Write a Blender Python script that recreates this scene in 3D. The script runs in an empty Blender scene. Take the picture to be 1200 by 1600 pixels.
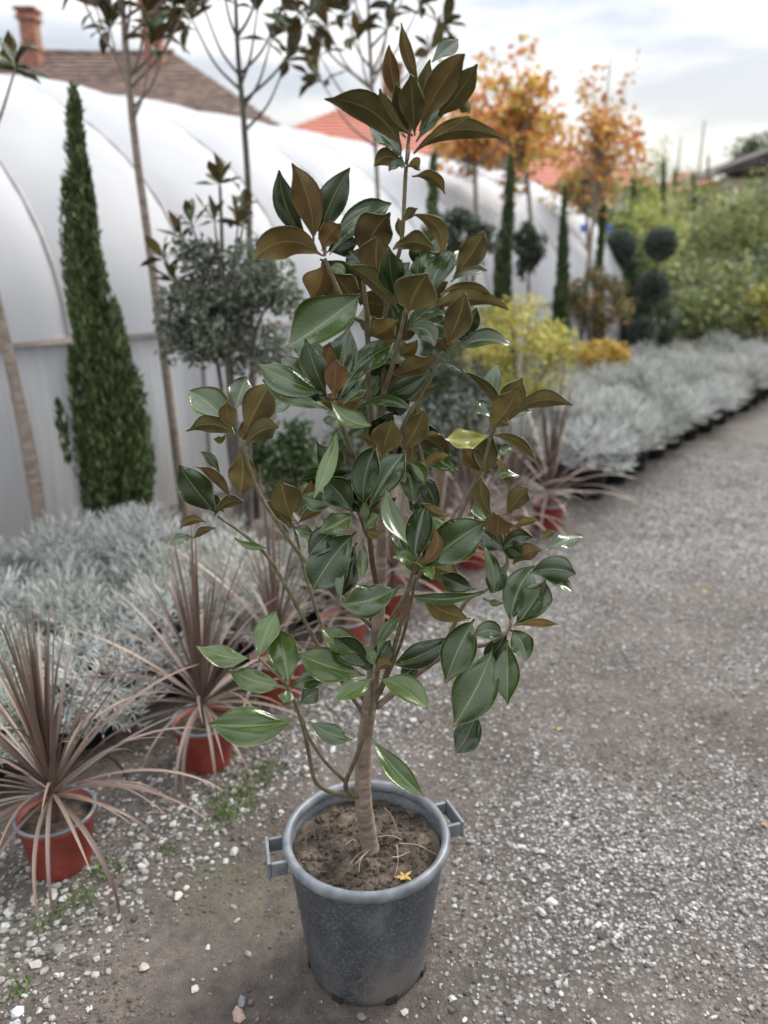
import bpy, math, random
import numpy as np
from mathutils import Vector, Matrix, Euler

# ------------------------------------------------------------------ camera, sky, sun, exposure
SC = bpy.context.scene
COL = SC.collection
R = math.radians
PITCH = R(17.6); CAMZ = 1.6; FPX = 1200.0
cam_d = bpy.data.cameras.new('camera'); cam = bpy.data.objects.new('camera', cam_d); COL.objects.link(cam)
cam.location = (0, 0, CAMZ); cam.rotation_euler = (R(90) - PITCH, 0, 0)
cam_d.sensor_fit = 'VERTICAL'; cam_d.sensor_height = 32.0; cam_d.lens = 24.0
cam_d.clip_start = 0.05; cam_d.clip_end = 600
cam_d.dof.use_dof = True; cam_d.dof.focus_distance = 1.50; cam_d.dof.aperture_fstop = 1.8
SC.camera = cam

SUN_AZ = R(48); SUN_EL = R(42)          # azimuth measured from +Y towards +X
W = bpy.data.worlds.new('World'); SC.world = W; W.use_nodes = True
nt = W.node_tree; nt.nodes.clear()
def N(t, typ, **kw):
    n = t.nodes.new(typ)
    for k, v in kw.items(): setattr(n, k, v)
    return n
out = N(nt, 'ShaderNodeOutputWorld')
sky = N(nt, 'ShaderNodeTexSky', sky_type='NISHITA', sun_disc=False)
sky.sun_elevation = SUN_EL; sky.sun_rotation = SUN_AZ; sky.dust_density = 2.0
bg1 = N(nt, 'ShaderNodeBackground'); bg1.inputs[1].default_value = 0.07
nt.links.new(sky.outputs[0], bg1.inputs[0])
tc = N(nt, 'ShaderNodeTexCoord')
mp = N(nt, 'ShaderNodeMapping'); mp.inputs['Scale'].default_value = (1.0, 1.0, 4.2); mp.inputs['Location'].default_value = (.3, 1.7, .2)
nt.links.new(tc.outputs['Generated'], mp.inputs[0])
nz = N(nt, 'ShaderNodeTexNoise'); nz.inputs['Scale'].default_value = 3.3; nz.inputs['Detail'].default_value = 5; nz.inputs['Roughness'].default_value = .52
nt.links.new(mp.outputs[0], nz.inputs[0])
cr = N(nt, 'ShaderNodeValToRGB')
e = cr.color_ramp.elements
e[0].position = .40; e[0].color = (.42, .46, .545, 1); e[1].position = .58; e[1].color = (.84, .835, .82, 1)
nt.links.new(nz.outputs[0], cr.inputs[0])
sep = N(nt, 'ShaderNodeSeparateXYZ'); nt.links.new(tc.outputs['Generated'], sep.inputs[0])
# overcast sky: luminance rises from the horizon to the zenith
rise = N(nt, 'ShaderNodeMapRange'); rise.inputs[1].default_value = 0.0; rise.inputs[2].default_value = 1.0
rise.inputs[3].default_value = .39; rise.inputs[4].default_value = 2.0
pw = N(nt, 'ShaderNodeMath', operation='POWER'); pw.inputs[1].default_value = 1.6; pw.use_clamp = True
mxz = N(nt, 'ShaderNodeMath', operation='MAXIMUM'); mxz.inputs[1].default_value = 0.0
nt.links.new(sep.outputs[2], mxz.inputs[0]); nt.links.new(mxz.outputs[0], pw.inputs[0]); nt.links.new(pw.outputs[0], rise.inputs[0])
# a warmer band of thin cloud low over the horizon
warm = N(nt, 'ShaderNodeMapRange'); warm.inputs[1].default_value = .02; warm.inputs[2].default_value = .28
warm.inputs[3].default_value = .75; warm.inputs[4].default_value = 0.0
nt.links.new(sep.outputs[2], warm.inputs[0])
wm = N(nt, 'ShaderNodeMix', data_type='RGBA'); wm.inputs['B'].default_value = (.90, .84, .69, 1)
nt.links.new(warm.outputs[0], wm.inputs['Factor']); nt.links.new(cr.outputs[0], wm.inputs['A'])
bg2 = N(nt, 'ShaderNodeBackground')
nt.links.new(wm.outputs['Result'], bg2.inputs[0]); nt.links.new(rise.outputs[0], bg2.inputs[1])
mx = N(nt, 'ShaderNodeMixShader'); mx.inputs[0].default_value = .86
nt.links.new(bg1.outputs[0], mx.inputs[1]); nt.links.new(bg2.outputs[0], mx.inputs[2]); nt.links.new(mx.outputs[0], out.inputs[0])

sd = bpy.data.lights.new('sun', 'SUN'); so = bpy.data.objects.new('sun', sd); COL.objects.link(so)
sd.energy = 1.5; sd.angle = R(18); sd.color = (1, .95, .88)
sdir = Vector((math.sin(SUN_AZ) * math.cos(SUN_EL), math.cos(SUN_AZ) * math.cos(SUN_EL), math.sin(SUN_EL)))
so.rotation_euler = sdir.to_track_quat('Z', 'Y').to_euler()

SC.view_settings.view_transform = 'Standard'; SC.view_settings.look = 'None'
SC.view_settings.exposure = 1.45; SC.view_settings.gamma = 1.0; SC.view_settings.use_curve_mapping = False
SC.render.engine = 'CYCLES'; SC.cycles.use_denoising = True
SC.cycles.max_bounces = 5; SC.cycles.diffuse_bounces = 3; SC.cycles.glossy_bounces = 2; SC.cycles.transmission_bounces = 2; SC.cycles.transparent_max_bounces = 4

# ------------------------------------------------------------------ helpers
cP, sP = math.cos(PITCH), math.sin(PITCH)
def ray(px, py):
    xc = (px - 600) / FPX; yc = -(py - 800) / FPX
    return Vector((xc, cP + yc * sP, -sP + yc * cP))
def P(px, py, Y):                       # the point at world distance Y seen at a photograph pixel
    d = ray(px, py); t = Y / d.y
    return Vector((d.x * t, Y, CAMZ + d.z * t))
def G(px, py, z=0.0):                   # the point on the ground seen at a photograph pixel
    d = ray(px, py); t = (z - CAMZ) / d.z
    return Vector((d.x * t, d.y * t, z))
def depth(p): return p[1] * cP - (p[2] - CAMZ) * sP
AZ = R(37)
UH = Vector((math.sin(AZ), math.cos(AZ), 0)); VH = Vector((-math.cos(AZ), math.sin(AZ), 0))
def UV(u, v, z=0.0): return UH * u + VH * v + Vector((0, 0, z))

_T = np.random.RandomState(7).rand(256, 256)
def vnoise(x, y):
    x = np.asarray(x, float); y = np.asarray(y, float)
    xi = np.floor(x).astype(int); yi = np.floor(y).astype(int)
    fx = x - xi; fy = y - yi; fx = fx * fx * (3 - 2 * fx); fy = fy * fy * (3 - 2 * fy)
    g = lambda a, b: _T[a & 255, b & 255]
    return (g(xi, yi) * (1 - fx) + g(xi + 1, yi) * fx) * (1 - fy) + (g(xi, yi + 1) * (1 - fx) + g(xi + 1, yi + 1) * fx) * fy
def fbm(x, y, o=4):
    s = 0; a = .5; f = 1.0
    for i in range(o):
        s = s + a * vnoise(x * f + 17 * i, y * f + 31 * i); a *= .5; f *= 2.03
    return s

def me(name, V, F, mats, mi=None, uv=None, col=None, smooth=True):
    V = np.asarray(V, np.float32)
    if not isinstance(F, (list, tuple)): F = [F]
    F = [np.asarray(f, np.int32) for f in F if len(f)]
    loops = np.concatenate([f.ravel() for f in F]); tot = np.concatenate([np.full(len(f), f.shape[1], np.int32) for f in F])
    start = np.concatenate([[0], np.cumsum(tot)[:-1]]).astype(np.int32)
    m = bpy.data.meshes.new(name)
    m.vertices.add(len(V)); m.vertices.foreach_set('co', V.ravel())
    m.loops.add(len(loops)); m.loops.foreach_set('vertex_index', loops)
    m.polygons.add(len(tot)); m.polygons.foreach_set('loop_start', start)
    try: m.polygons.foreach_set('loop_total', tot)
    except Exception: pass
    for mt in (mats if isinstance(mats, (list, tuple)) else [mats]): m.materials.append(mt)
    if mi is not None: m.polygons.foreach_set('material_index', np.asarray(mi, np.int32))
    m.polygons.foreach_set('use_smooth', np.full(len(tot), bool(smooth)))
    if uv is not None:
        l = m.uv_layers.new(name='UVMap'); l.data.foreach_set('uv', np.asarray(uv, np.float32)[loops].ravel())
    if col is not None:
        c = np.ones((len(V), 4), np.float32); c[:, :np.asarray(col).shape[1]] = col
        a = m.color_attributes.new('Col', 'FLOAT_COLOR', 'POINT'); a.data.foreach_set('color', c.ravel())
    m.update(calc_edges=True); m.validate()
    return m
def ob(name, mesh, parent=None, loc=(0, 0, 0), rot=None, scale=None):
    o = bpy.data.objects.new(name, mesh); COL.objects.link(o)
    o.location = loc
    if rot is not None: o.rotation_euler = rot
    if scale is not None: o.scale = (scale,) * 3 if isinstance(scale, (int, float)) else scale
    if parent: o.parent = parent
    return o
def tag(o, label=None, cat=None, group=None, kind=None):
    if label: o['label'] = label
    if cat: o['category'] = cat
    if group: o['group'] = group
    if kind: o['kind'] = kind
    return o
def thing(name, loc, label, cat, group=None, rz=0):
    o = bpy.data.objects.new(name, None); COL.objects.link(o); o.location = loc; o.rotation_euler = (0, 0, rz)
    o.empty_display_size = .1
    return tag(o, label, cat, group)
def copy_tree(o, parent=None):
    c = o.copy(); COL.objects.link(c); c.parent = parent
    for ch in list(o.children): copy_tree(ch, c)
    return c

class MB:                               # collects pieces of ONE part
    def __init__(s): s.V = []; s.Q = []; s.T = []; s.n = 0; s.C = []
    def add(s, V, F, c=None):
        V = np.asarray(V, float); F = np.asarray(F, int)
        (s.Q if F.shape[1] == 4 else s.T).append(F + s.n)
        s.V.append(V); s.n += len(V)
        if c is not None: s.C.append(np.tile(np.asarray(c, float), (len(V), 1)))
        return s
    def mesh(s, name, mats, smooth=True):
        F = []
        if s.Q: F.append(np.concatenate(s.Q))
        if s.T: F.append(np.concatenate(s.T))
        return me(name, np.concatenate(s.V), F, mats, smooth=smooth, col=np.concatenate(s.C) if s.C else None)
def boxgeo(x0, x1, y0, y1, z0, z1):
    V = [(x, y, z) for z in (z0, z1) for y in (y0, y1) for x in (x0, x1)]
    F = [(0, 2, 3, 1), (4, 5, 7, 6), (0, 1, 5, 4), (2, 6, 7, 3), (0, 4, 6, 2), (1, 3, 7, 5)]
    return np.array(V, float), np.array(F)
def smoothpath(pts, n=6):
    p = [np.array(q, float) for q in pts]
    if len(p) < 3: return np.array([p[0] + (p[1] - p[0]) * i / n for i in range(n + 1)])
    o = []
    pp = [2 * p[0] - p[1]] + p + [2 * p[-1] - p[-2]]
    for i in range(1, len(pp) - 2):
        a, b, c, d = pp[i - 1:i + 3]
        for k in range(n):
            t = k / n
            o.append(.5 * ((2 * b) + (-a + c) * t + (2 * a - 5 * b + 4 * c - d) * t * t + (-a + 3 * b - 3 * c + d) * t ** 3))
    o.append(p[-1]); return np.array(o)
def tubegeo(pts, rad, seg=8, wob=0.0, rs=None):
    pts = np.asarray(pts, float); n = len(pts); rad = np.interp(np.linspace(0, 1, n), np.linspace(0, 1, len(rad)), rad)
    d = np.gradient(pts, axis=0); d /= np.linalg.norm(d, axis=1)[:, None] + 1e-9
    a = np.array([0, 0, 1.]) if abs(d[0][2]) < .9 else np.array([1., 0, 0])
    V = []
    x = np.cross(d[0], a); x /= np.linalg.norm(x)
    for i in range(n):
        x = x - d[i] * x.dot(d[i]); x /= np.linalg.norm(x); y = np.cross(d[i], x)
        for k in range(seg):
            th = 2 * math.pi * k / seg; r = rad[i] * (1 + (wob * (rs.rand() - .5) if rs is not None else 0))
            V.append(pts[i] + (x * math.cos(th) + y * math.sin(th)) * r)
    F = [(i * seg + k, i * seg + (k + 1) % seg, (i + 1) * seg + (k + 1) % seg, (i + 1) * seg + k) for i in range(n - 1) for k in range(seg)]
    V += [pts[0], pts[-1]]; c0 = n * seg; c1 = c0 + 1
    F += [(c0, (k + 1) % seg, k, k) for k in range(0)]
    T = [(c0, (k + 1) % seg, k) for k in range(seg)] + [(c1, (n - 1) * seg + k, (n - 1) * seg + (k + 1) % seg) for k in range(seg)]
    return np.array(V), np.array(F), np.array(T)
def tube(name, pts, rad, mat, parent=None, seg=8, wob=0.0, seed=0, origin=None, n=6):
    pts = smoothpath(pts, n)
    if origin is not None: pts = pts - np.array(origin)
    V, F, T = tubegeo(pts, rad, seg, wob, np.random.RandomState(seed))
    return ob(name, me(name, V, [F, T], mat), parent)
def lathe(prof, seg=48):                # profile of (r, z)
    V = []; n = len(prof)
    for r, z in prof:
        for k in range(seg):
            th = 2 * math.pi * k / seg; V.append((r * math.cos(th), r * math.sin(th), z))
    F = [(i * seg + k, i * seg + (k + 1) % seg, (i + 1) * seg + (k + 1) % seg, (i + 1) * seg + k) for i in range(n - 1) for k in range(seg)]
    return np.array(V), np.array(F)

# ------------------------------------------------------------------ materials
def mat(name):
    m = bpy.data.materials.new(name); m.use_nodes = True
    t = m.node_tree; b = t.nodes['Principled BSDF']
    return m, t, b
def L(t, a, b): t.links.new(a, b)
def ramp(t, fac, stops):
    r = N(t, 'ShaderNodeValToRGB'); el = r.color_ramp.elements
    while len(el) < len(stops): el.new(.5)
    for i, (p, c) in enumerate(stops): el[i].position = p; el[i].color = tuple(c) + (1,)
    L(t, fac, r.inputs[0]); return r.outputs[0]
def noise(t, scale, detail=3, vec=None, rough=.5, coord='Object', sc=None):
    n = N(t, 'ShaderNodeTexNoise'); n.inputs['Scale'].default_value = scale; n.inputs['Detail'].default_value = detail; n.inputs['Roughness'].default_value = rough
    if vec is None:
        c = N(t, 'ShaderNodeTexCoord'); vec = c.outputs[coord]
    if sc:
        m = N(t, 'ShaderNodeMapping'); m.inputs['Scale'].default_value = sc; L(t, vec, m.inputs[0]); vec = m.outputs[0]
    L(t, vec, n.inputs['Vector']); return n.outputs[0]
def bump(t, b, h, strength=.3, dist=.01):
    n = N(t, 'ShaderNodeBump'); n.inputs['Strength'].default_value = strength; n.inputs['Distance'].default_value = dist
    L(t, h, n.inputs['Height']); L(t, n.outputs[0], b.inputs['Normal'])
def mixc(t, fac, a, b, mode='MIX'):
    m = N(t, 'ShaderNodeMix', data_type='RGBA', blend_type=mode)
    for s, v in (('Factor', fac), ('A', a), ('B', b)):
        if hasattr(v, 'is_output'): L(t, v, m.inputs[s])
        else: m.inputs[s].default_value = v if isinstance(v, (int, float)) else tuple(v) + (1,)
    return m.outputs['Result']
def math_(t, op, a, b=None, c=None):
    m = N(t, 'ShaderNodeMath', operation=op)
    for i, v in enumerate((a, b, c)):
        if v is None: continue
        if hasattr(v, 'is_output'): L(t, v, m.inputs[i])
        else: m.inputs[i].default_value = v
    return m.outputs[0]
def simple(name, stops, scale=20, rough=.7, bs=.3, bd=.004, sc=None, spec=.5, detail=4):
    m, t, b = mat(name)
    n = noise(t, scale, detail, sc=sc)
    L(t, ramp(t, n, stops), b.inputs['Base Color']); b.inputs['Roughness'].default_value = rough
    b.inputs['Specular IOR Level'].default_value = spec
    if bs: bump(t, b, n, bs, bd)
    return m
M = {}
def leafmat(name, rough=.5, trans=.25, spec=.4, vary=False):      # foliage: the leaf's own colour comes from the mesh
    m, t, b = mat(name)
    a = N(t, 'ShaderNodeAttribute'); a.attribute_name = 'Col'
    lc = a.outputs['Color']
    if vary:
        oi = N(t, 'ShaderNodeObjectInfo')
        lc = mixc(t, 1.0, lc, ramp(t, oi.outputs['Random'], [(0, (.74, .77, .70)), (.4, (1.0, 1.0, 1.0)), (.75, (1.16, 1.14, 1.12)), (1, (.95, .90, .80))]), 'MULTIPLY')
    L(t, lc, b.inputs['Base Color']); b.inputs['Roughness'].default_value = rough
    b.inputs['Specular IOR Level'].default_value = spec
    tr = N(t, 'ShaderNodeBsdfTranslucent'); L(t, lc, tr.inputs[0])
    mx = N(t, 'ShaderNodeMixShader'); mx.inputs[0].default_value = trans
    L(t, b.outputs[0], mx.inputs[1]); L(t, tr.outputs[0], mx.inputs[2]); L(t, mx.outputs[0], t.nodes['Material Output'].inputs[0])
    return m
M['foliage'] = leafmat('foliage'); M['silver'] = leafmat('silver_foliage', .75, .15, .25, True)

def magnolia_top():
    m, t, b = mat('magnolia_leaf_top')
    uvn = N(t, 'ShaderNodeUVMap'); s = N(t, 'ShaderNodeSeparateXYZ'); L(t, uvn.outputs[0], s.inputs[0])
    oi = N(t, 'ShaderNodeObjectInfo')
    ac = math_(t, 'ABSOLUTE', math_(t, 'SUBTRACT', math_(t, 'MULTIPLY', s.outputs[1], 2.0), 1.0))
    n = noise(t, 26, 4)
    base = mixc(t, 1.0, oi.outputs['Color'], ramp(t, n, [(.3, (.72, .76, .7)), (.7, (1.2, 1.18, 1.1))]), 'MULTIPLY')
    # side veins, slanting forward from the midrib
    ph = math_(t, 'SUBTRACT', math_(t, 'MULTIPLY', s.outputs[0], 15.0), math_(t, 'MULTIPLY', ac, 3.2))
    vein = math_(t, 'POWER', math_(t, 'ABSOLUTE', math_(t, 'COSINE', math_(t, 'MULTIPLY', ph, math.pi))), 18.0)
    veinf = math_(t, 'MULTIPLY', vein, .05)
    base = mixc(t, veinf, base, (.16, .22, .09))
    mid = N(t, 'ShaderNodeMapRange'); mid.inputs[1].default_value = .012; mid.inputs[2].default_value = .045; mid.inputs[3].default_value = 1; mid.inputs[4].default_value = 0
    L(t, ac, mid.inputs[0])
    base = mixc(t, math_(t, 'MULTIPLY', mid.outputs[0], .6), base, (.20, .24, .075))
    ed = N(t, 'ShaderNodeMapRange'); ed.inputs[1].default_value = .955; ed.inputs[2].default_value = .995
    L(t, ac, ed.inputs[0])
    base = mixc(t, math_(t, 'MULTIPLY', ed.outputs[0], .6), base, (.26, .28, .10))
    # small brown specks of weather damage
    n2 = noise(t, 70, 2); sp = ramp(t, n2, [(.70, (0, 0, 0)), (.75, (1, 1, 1))])
    base = mixc(t, math_(t, 'MULTIPLY', sp, .45), base, (.22, .17, .07))
    tipb = N(t, 'ShaderNodeMapRange'); tipb.inputs[1].default_value = .90; tipb.inputs[2].default_value = .985
    L(t, math_(t, 'ADD', s.outputs[0], math_(t, 'MULTIPLY', math_(t, 'SUBTRACT', oi.outputs['Random'], .75), .09)), tipb.inputs[0])
    base = mixc(t, math_(t, 'MULTIPLY', tipb.outputs[0], .85), base, (.13, .085, .045))
    L(t, base, b.inputs['Base Color'])
    L(t, math_(t, 'ADD', math_(t, 'MULTIPLY', n, .30), .06), b.inputs['Roughness'])
    b.inputs['Specular IOR Level'].default_value = .5
    h = math_(t, 'ADD', math_(t, 'MULTIPLY', vein, -.16), math_(t, 'MULTIPLY', n, .8))
    bump(t, b, h, .35, .0016)
    return m
def magnolia_under():
    m, t, b = mat('magnolia_leaf_underside')
    uvn = N(t, 'ShaderNodeUVMap'); s = N(t, 'ShaderNodeSeparateXYZ'); L(t, uvn.outputs[0], s.inputs[0])
    oi = N(t, 'ShaderNodeObjectInfo')
    ac = math_(t, 'ABSOLUTE', math_(t, 'SUBTRACT', math_(t, 'MULTIPLY', s.outputs[1], 2.0), 1.0))
    n = noise(t, 30, 4)
    felt = mixc(t, oi.outputs['Alpha'], (.112, .089, .024), (.142, .070, .026))
    felt = mixc(t, 1.0, felt, ramp(t, n, [(.3, (.72, .72, .74)), (.72, (1.22, 1.2, 1.15))]), 'MULTIPLY')
    felt = mixc(t, 1.0, felt, ramp(t, oi.outputs['Random'], [(0, (.58, .68, .62)), (.5, (.86, .90, .88)), (1, (1.12, 1.08, 1.05))]), 'MULTIPLY')
    ph = math_(t, 'SUBTRACT', math_(t, 'MULTIPLY', s.outputs[0], 15.0), math_(t, 'MULTIPLY', ac, 3.2))
    vein = math_(t, 'POWER', math_(t, 'ABSOLUTE', math_(t, 'COSINE', math_(t, 'MULTIPLY', ph, math.pi))), 14.0)
    felt = mixc(t, math_(t, 'MULTIPLY', vein, .14), felt, (.10, .06, .02))
    mid = N(t, 'ShaderNodeMapRange'); mid.inputs[1].default_value = .03; mid.inputs[2].default_value = .07; mid.inputs[3].default_value = 1; mid.inputs[4].default_value = 0
    L(t, ac, mid.inputs[0])
    felt = mixc(t, math_(t, 'MULTIPLY', mid.outputs[0], .5), felt, (.26, .20, .07))
    L(t, felt, b.inputs['Base Color']); b.inputs['Roughness'].default_value = .72; b.inputs['Specular IOR Level'].default_value = .25
    b.inputs['Sheen Weight'].default_value = .15
    bump(t, b, math_(t, 'ADD', math_(t, 'MULTIPLY', mid.outputs[0], 1.2), math_(t, 'ADD', n, math_(t, 'MULTIPLY', vein, .3))), .4, .0012)
    return m
M['mtop'] = magnolia_top(); M['mund'] = magnolia_under()
M['medge'] = simple('magnolia_leaf_margin', [(.3, (.15, .16, .055)), (.7, (.24, .24, .09))], 40, .5, 0)
M['bark'] = simple('grey_brown_bark', [(.3, (.13, .095, .075)), (.55, (.22, .168, .132)), (.75, (.32, .26, .21))], 30, .85, .6, .003, sc=(1, 1, 2.6))
M['twigbark'] = simple('green_brown_shoot_bark', [(.3, (.075, .060, .035)), (.6, (.13, .11, .06)), (.8, (.20, .16, .10))], 60, .7, .5, .0015)
M['brownbark'] = simple('dark_brown_bark', [(.3, (.07, .040, .028)), (.7, (.17, .10, .07))], 70, .8, .6, .002)
M['darkbark'] = simple('dark_tree_bark', [(.3, (.05, .042, .038)), (.7, (.14, .12, .105))], 25, .9, .5, .004, sc=(1, 1, .4))
M['palebark'] = simple('pale_tree_bark', [(.3, (.16, .125, .10)), (.7, (.30, .25, .21))], 18, .9, .5, .004, sc=(1, 1, 3))

def pot_mat():
    m, t, b = mat('scuffed_black_plastic')
    n = noise(t, 9, 5, rough=.62, sc=(1, 1, .6)); n2 = noise(t, 150, 3); n3 = noise(t, 3.2, 4)
    c = ramp(t, n, [(.32, (.030, .034, .040)), (.56, (.060, .068, .078)), (.78, (.13, .14, .155))])
    c = mixc(t, math_(t, 'MULTIPLY', ramp(t, n2, [(.50, (0, 0, 0)), (.72, (1, 1, 1))]), .5), c, (.20, .21, .225))
    g = N(t, 'ShaderNodeTexCoord'); s = N(t, 'ShaderNodeSeparateXYZ'); L(t, g.outputs['Object'], s.inputs[0])
    mud = N(t, 'ShaderNodeMapRange'); mud.inputs[1].default_value = .02; mud.inputs[2].default_value = .16; mud.inputs[3].default_value = .75; mud.inputs[4].default_value = 0.0
    L(t, s.outputs[2], mud.inputs[0])
    splash = math_(t, 'MULTIPLY', mud.outputs[0], ramp(t, n, [(.36, (.1, .1, .1)), (.6, (1, 1, 1))]))
    splash = math_(t, 'ADD', math_(t, 'MULTIPLY', splash, .5), math_(t, 'MULTIPLY', ramp(t, n3, [(.54, (0, 0, 0)), (.66, (1, 1, 1))]), .42))
    c = mixc(t, splash, c, (.17, .145, .12))
    L(t, c, b.inputs['Base Color'])
    L(t, math_(t, 'ADD', math_(t, 'MULTIPLY', n, .35), .32), b.inputs['Roughness'])
    bump(t, b, math_(t, 'ADD', n2, math_(t, 'MULTIPLY', n, 1.5)), .25, .0012)
    return m
M['pot'] = pot_mat()
M['rim'] = simple('worn_grey_plastic_rim', [(.28, (.075, .084, .096)), (.5, (.125, .137, .152)), (.74, (.22, .235, .25))], 22, .42, .3, .0012, spec=.5, detail=6)
M['blackpot'] = simple('black_nursery_plastic', [(.3, (.010, .010, .012)), (.7, (.028, .028, .030))], 20, .55, .1, .001)
M['redpot'] = simple('terracotta_red_plastic', [(.3, (.20, .032, .022)), (.55, (.27, .045, .030)), (.78, (.33, .085, .06))], 14, .5, .15, .001, detail=6)
def soil_mat():
    m, t, b = mat('damp_potting_soil')
    n = noise(t, 16, 6, rough=.65); n2 = noise(t, 110, 4, rough=.7)
    c = ramp(t, n, [(.36, (.020, .016, .013)), (.50, (.066, .052, .040)), (.66, (.135, .108, .082))])
    c = mixc(t, .55, c, ramp(t, n2, [(.3, (.35, .32, .3)), (.7, (1.5, 1.45, 1.4))]), 'MULTIPLY')
    L(t, c, b.inputs['Base Color']); b.inputs['Roughness'].default_value = .92; b.inputs['Specular IOR Level'].default_value = .25
    bump(t, b, math_(t, 'ADD', n, n2), .8, .006); return m
M['soil'] = soil_mat()
M['root'] = simple('dry_root', [(.3, (.17, .125, .085)), (.7, (.30, .235, .175))], 60, .8, .2, .001)
def cord_mat():
    m, t, b = mat('bronze_cordyline_leaf')
    uvn = N(t, 'ShaderNodeUVMap'); s = N(t, 'ShaderNodeSeparateXYZ'); L(t, uvn.outputs[0], s.inputs[0])
    oi = N(t, 'ShaderNodeObjectInfo')
    n = noise(t, 30, 3, vec=uvn.outputs[0], sc=(.5, 3, 1))
    c = ramp(t, oi.outputs['Random'], [(0, (.080, .050, .040)), (.35, (.125, .084, .070)), (.7, (.190, .142, .122)), (1, (.155, .102, .062))])
    c = mixc(t, 1.0, c, ramp(t, n, [(.3, (.75, .75, .75)), (.7, (1.25, 1.25, 1.25))]), 'MULTIPLY')
    c = mixc(t, math_(t, 'MULTIPLY', math_(t, 'POWER', s.outputs[0], 9.0), .7), c, (.26, .18, .10))
    L(t, c, b.inputs['Base Color']); b.inputs['Roughness'].default_value = .42; b.inputs['Specular IOR Level'].default_value = .5
    return m
M['cord'] = cord_mat()
M['cordstem'] = simple('cordyline_stem', [(.3, (.06, .035, .03)), (.7, (.13, .08, .065))], 50, .8, .4, .003, sc=(1, 1, 3))

def ground_mat():
    m, t, b = mat('dirt_and_gravel')
    a = N(t, 'ShaderNodeAttribute'); a.attribute_name = 'Col'
    se = N(t, 'ShaderNodeSeparateColor'); L(t, a.outputs['Color'], se.inputs[0])
    c = N(t, 'ShaderNodeTexCoord'); v = c.outputs['Object']
    n = noise(t, 1.7, 5, v, .6); n2 = noise(t, 22, 5, v, .65); n3 = noise(t, 260, 3, v, .6)
    soil = ramp(t, n, [(.34, (.056, .047, .041)), (.52, (.092, .079, .069)), (.70, (.138, .120, .107))])
    soil = mixc(t, .7, soil, ramp(t, n2, [(.3, (.50, .49, .48)), (.7, (1.5, 1.48, 1.46))]), 'MULTIPLY')
    soil = mixc(t, .6, soil, ramp(t, n3, [(.3, (.42, .41, .40)), (.72, (1.65, 1.63, 1.6))]), 'MULTIPLY')
    vo = N(t, 'ShaderNodeTexVoronoi'); vo.inputs['Scale'].default_value = 82; L(t, v, vo.inputs['Vector'])
    sv = N(t, 'ShaderNodeSeparateColor'); L(t, vo.outputs['Color'], sv.inputs[0])
    grit = ramp(t, sv.outputs[0], [(0, (.085, .080, .076)), (.4, (.20, .19, .182)), (.75, (.36, .352, .34)), (1, (.60, .59, .57))])
    grit = mixc(t, ramp(t, vo.outputs['Distance'], [(.28, (0, 0, 0)), (.62, (1, 1, 1))]), grit, (.075, .066, .058))
    fac = math_(t, 'MULTIPLY', se.outputs[0], ramp(t, n2, [(.36, (.45, .45, .45)), (.56, (1, 1, 1))]))
    col = mixc(t, fac, soil, grit)
    moss = math_(t, 'MULTIPLY', se.outputs[1], ramp(t, n2, [(.45, (0, 0, 0)), (.62, (1, 1, 1))]))
    col = mixc(t, moss, col, (.075, .095, .030))
    L(t, col, b.inputs['Base Color']); b.inputs['Roughness'].default_value = .9; b.inputs['Specular IOR Level'].default_value = .3
    h = math_(t, 'ADD', math_(t, 'MULTIPLY', n2, 1.0), math_(t, 'ADD', math_(t, 'MULTIPLY', n3, .35), math_(t, 'MULTIPLY', math_(t, 'MULTIPLY', math_(t, 'SUBTRACT', 1.0, vo.outputs['Distance']), se.outputs[0]), .6)))
    bump(t, b, h, .9, .016); return m
M['ground'] = ground_mat()
def stone_mat():
    m, t, b = mat('crushed_limestone')
    a = N(t, 'ShaderNodeAttribute'); a.attribute_name = 'Col'
    n = noise(t, 120, 3)
    L(t, mixc(t, .7, a.outputs['Color'], ramp(t, n, [(.3, (.7, .69, .68)), (.7, (1.2, 1.2, 1.2))]), 'MULTIPLY'), b.inputs['Base Color'])
    b.inputs['Roughness'].default_value = .8; b.inputs['Specular IOR Level'].default_value = .3
    return m
M['stone'] = stone_mat()
def film_mat(name, stops, streak=False):
    m, t, b = mat(name)
    n = noise(t, 2.0, 4, sc=(9, 9, .5) if streak else (1, 1, .5))
    c = ramp(t, n, stops)
    if streak:
        n2 = noise(t, 1.6, 3); g = N(t, 'ShaderNodeTexCoord'); s = N(t, 'ShaderNodeSeparateXYZ'); L(t, g.outputs['Object'], s.inputs[0])
        mr = N(t, 'ShaderNodeMapRange'); mr.inputs[1].default_value = .05; mr.inputs[2].default_value = .75; mr.inputs[3].default_value = .85; mr.inputs[4].default_value = 0
        L(t, s.outputs[2], mr.inputs[0])
        n4 = noise(t, 1.5, 5, sc=(14, 14, .35))
        dirt = math_(t, 'MULTIPLY', mr.outputs[0], ramp(t, n4, [(.35, (.25, .25, .25)), (.65, (1, 1, 1))]))
        c = mixc(t, dirt, c, (.44, .41, .37))
    L(t, c, b.inputs['Base Color']); b.inputs['Roughness'].default_value = .6; b.inputs['Specular IOR Level'].default_value = .25
    tr = N(t, 'ShaderNodeBsdfTranslucent'); L(t, c, tr.inputs[0])
    mx = N(t, 'ShaderNodeMixShader'); mx.inputs[0].default_value = .35
    L(t, b.outputs[0], mx.inputs[1]); L(t, tr.outputs[0], mx.inputs[2]); L(t, mx.outputs[0], t.nodes['Material Output'].inputs[0])
    bump(t, b, noise(t, 3, 3, sc=(1, 1, .3)), .15, .03)
    return m
M['film'] = film_mat('milky_polythene', [(.3, (.53, .54, .565)), (.7, (.60, .61, .63))])
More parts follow.
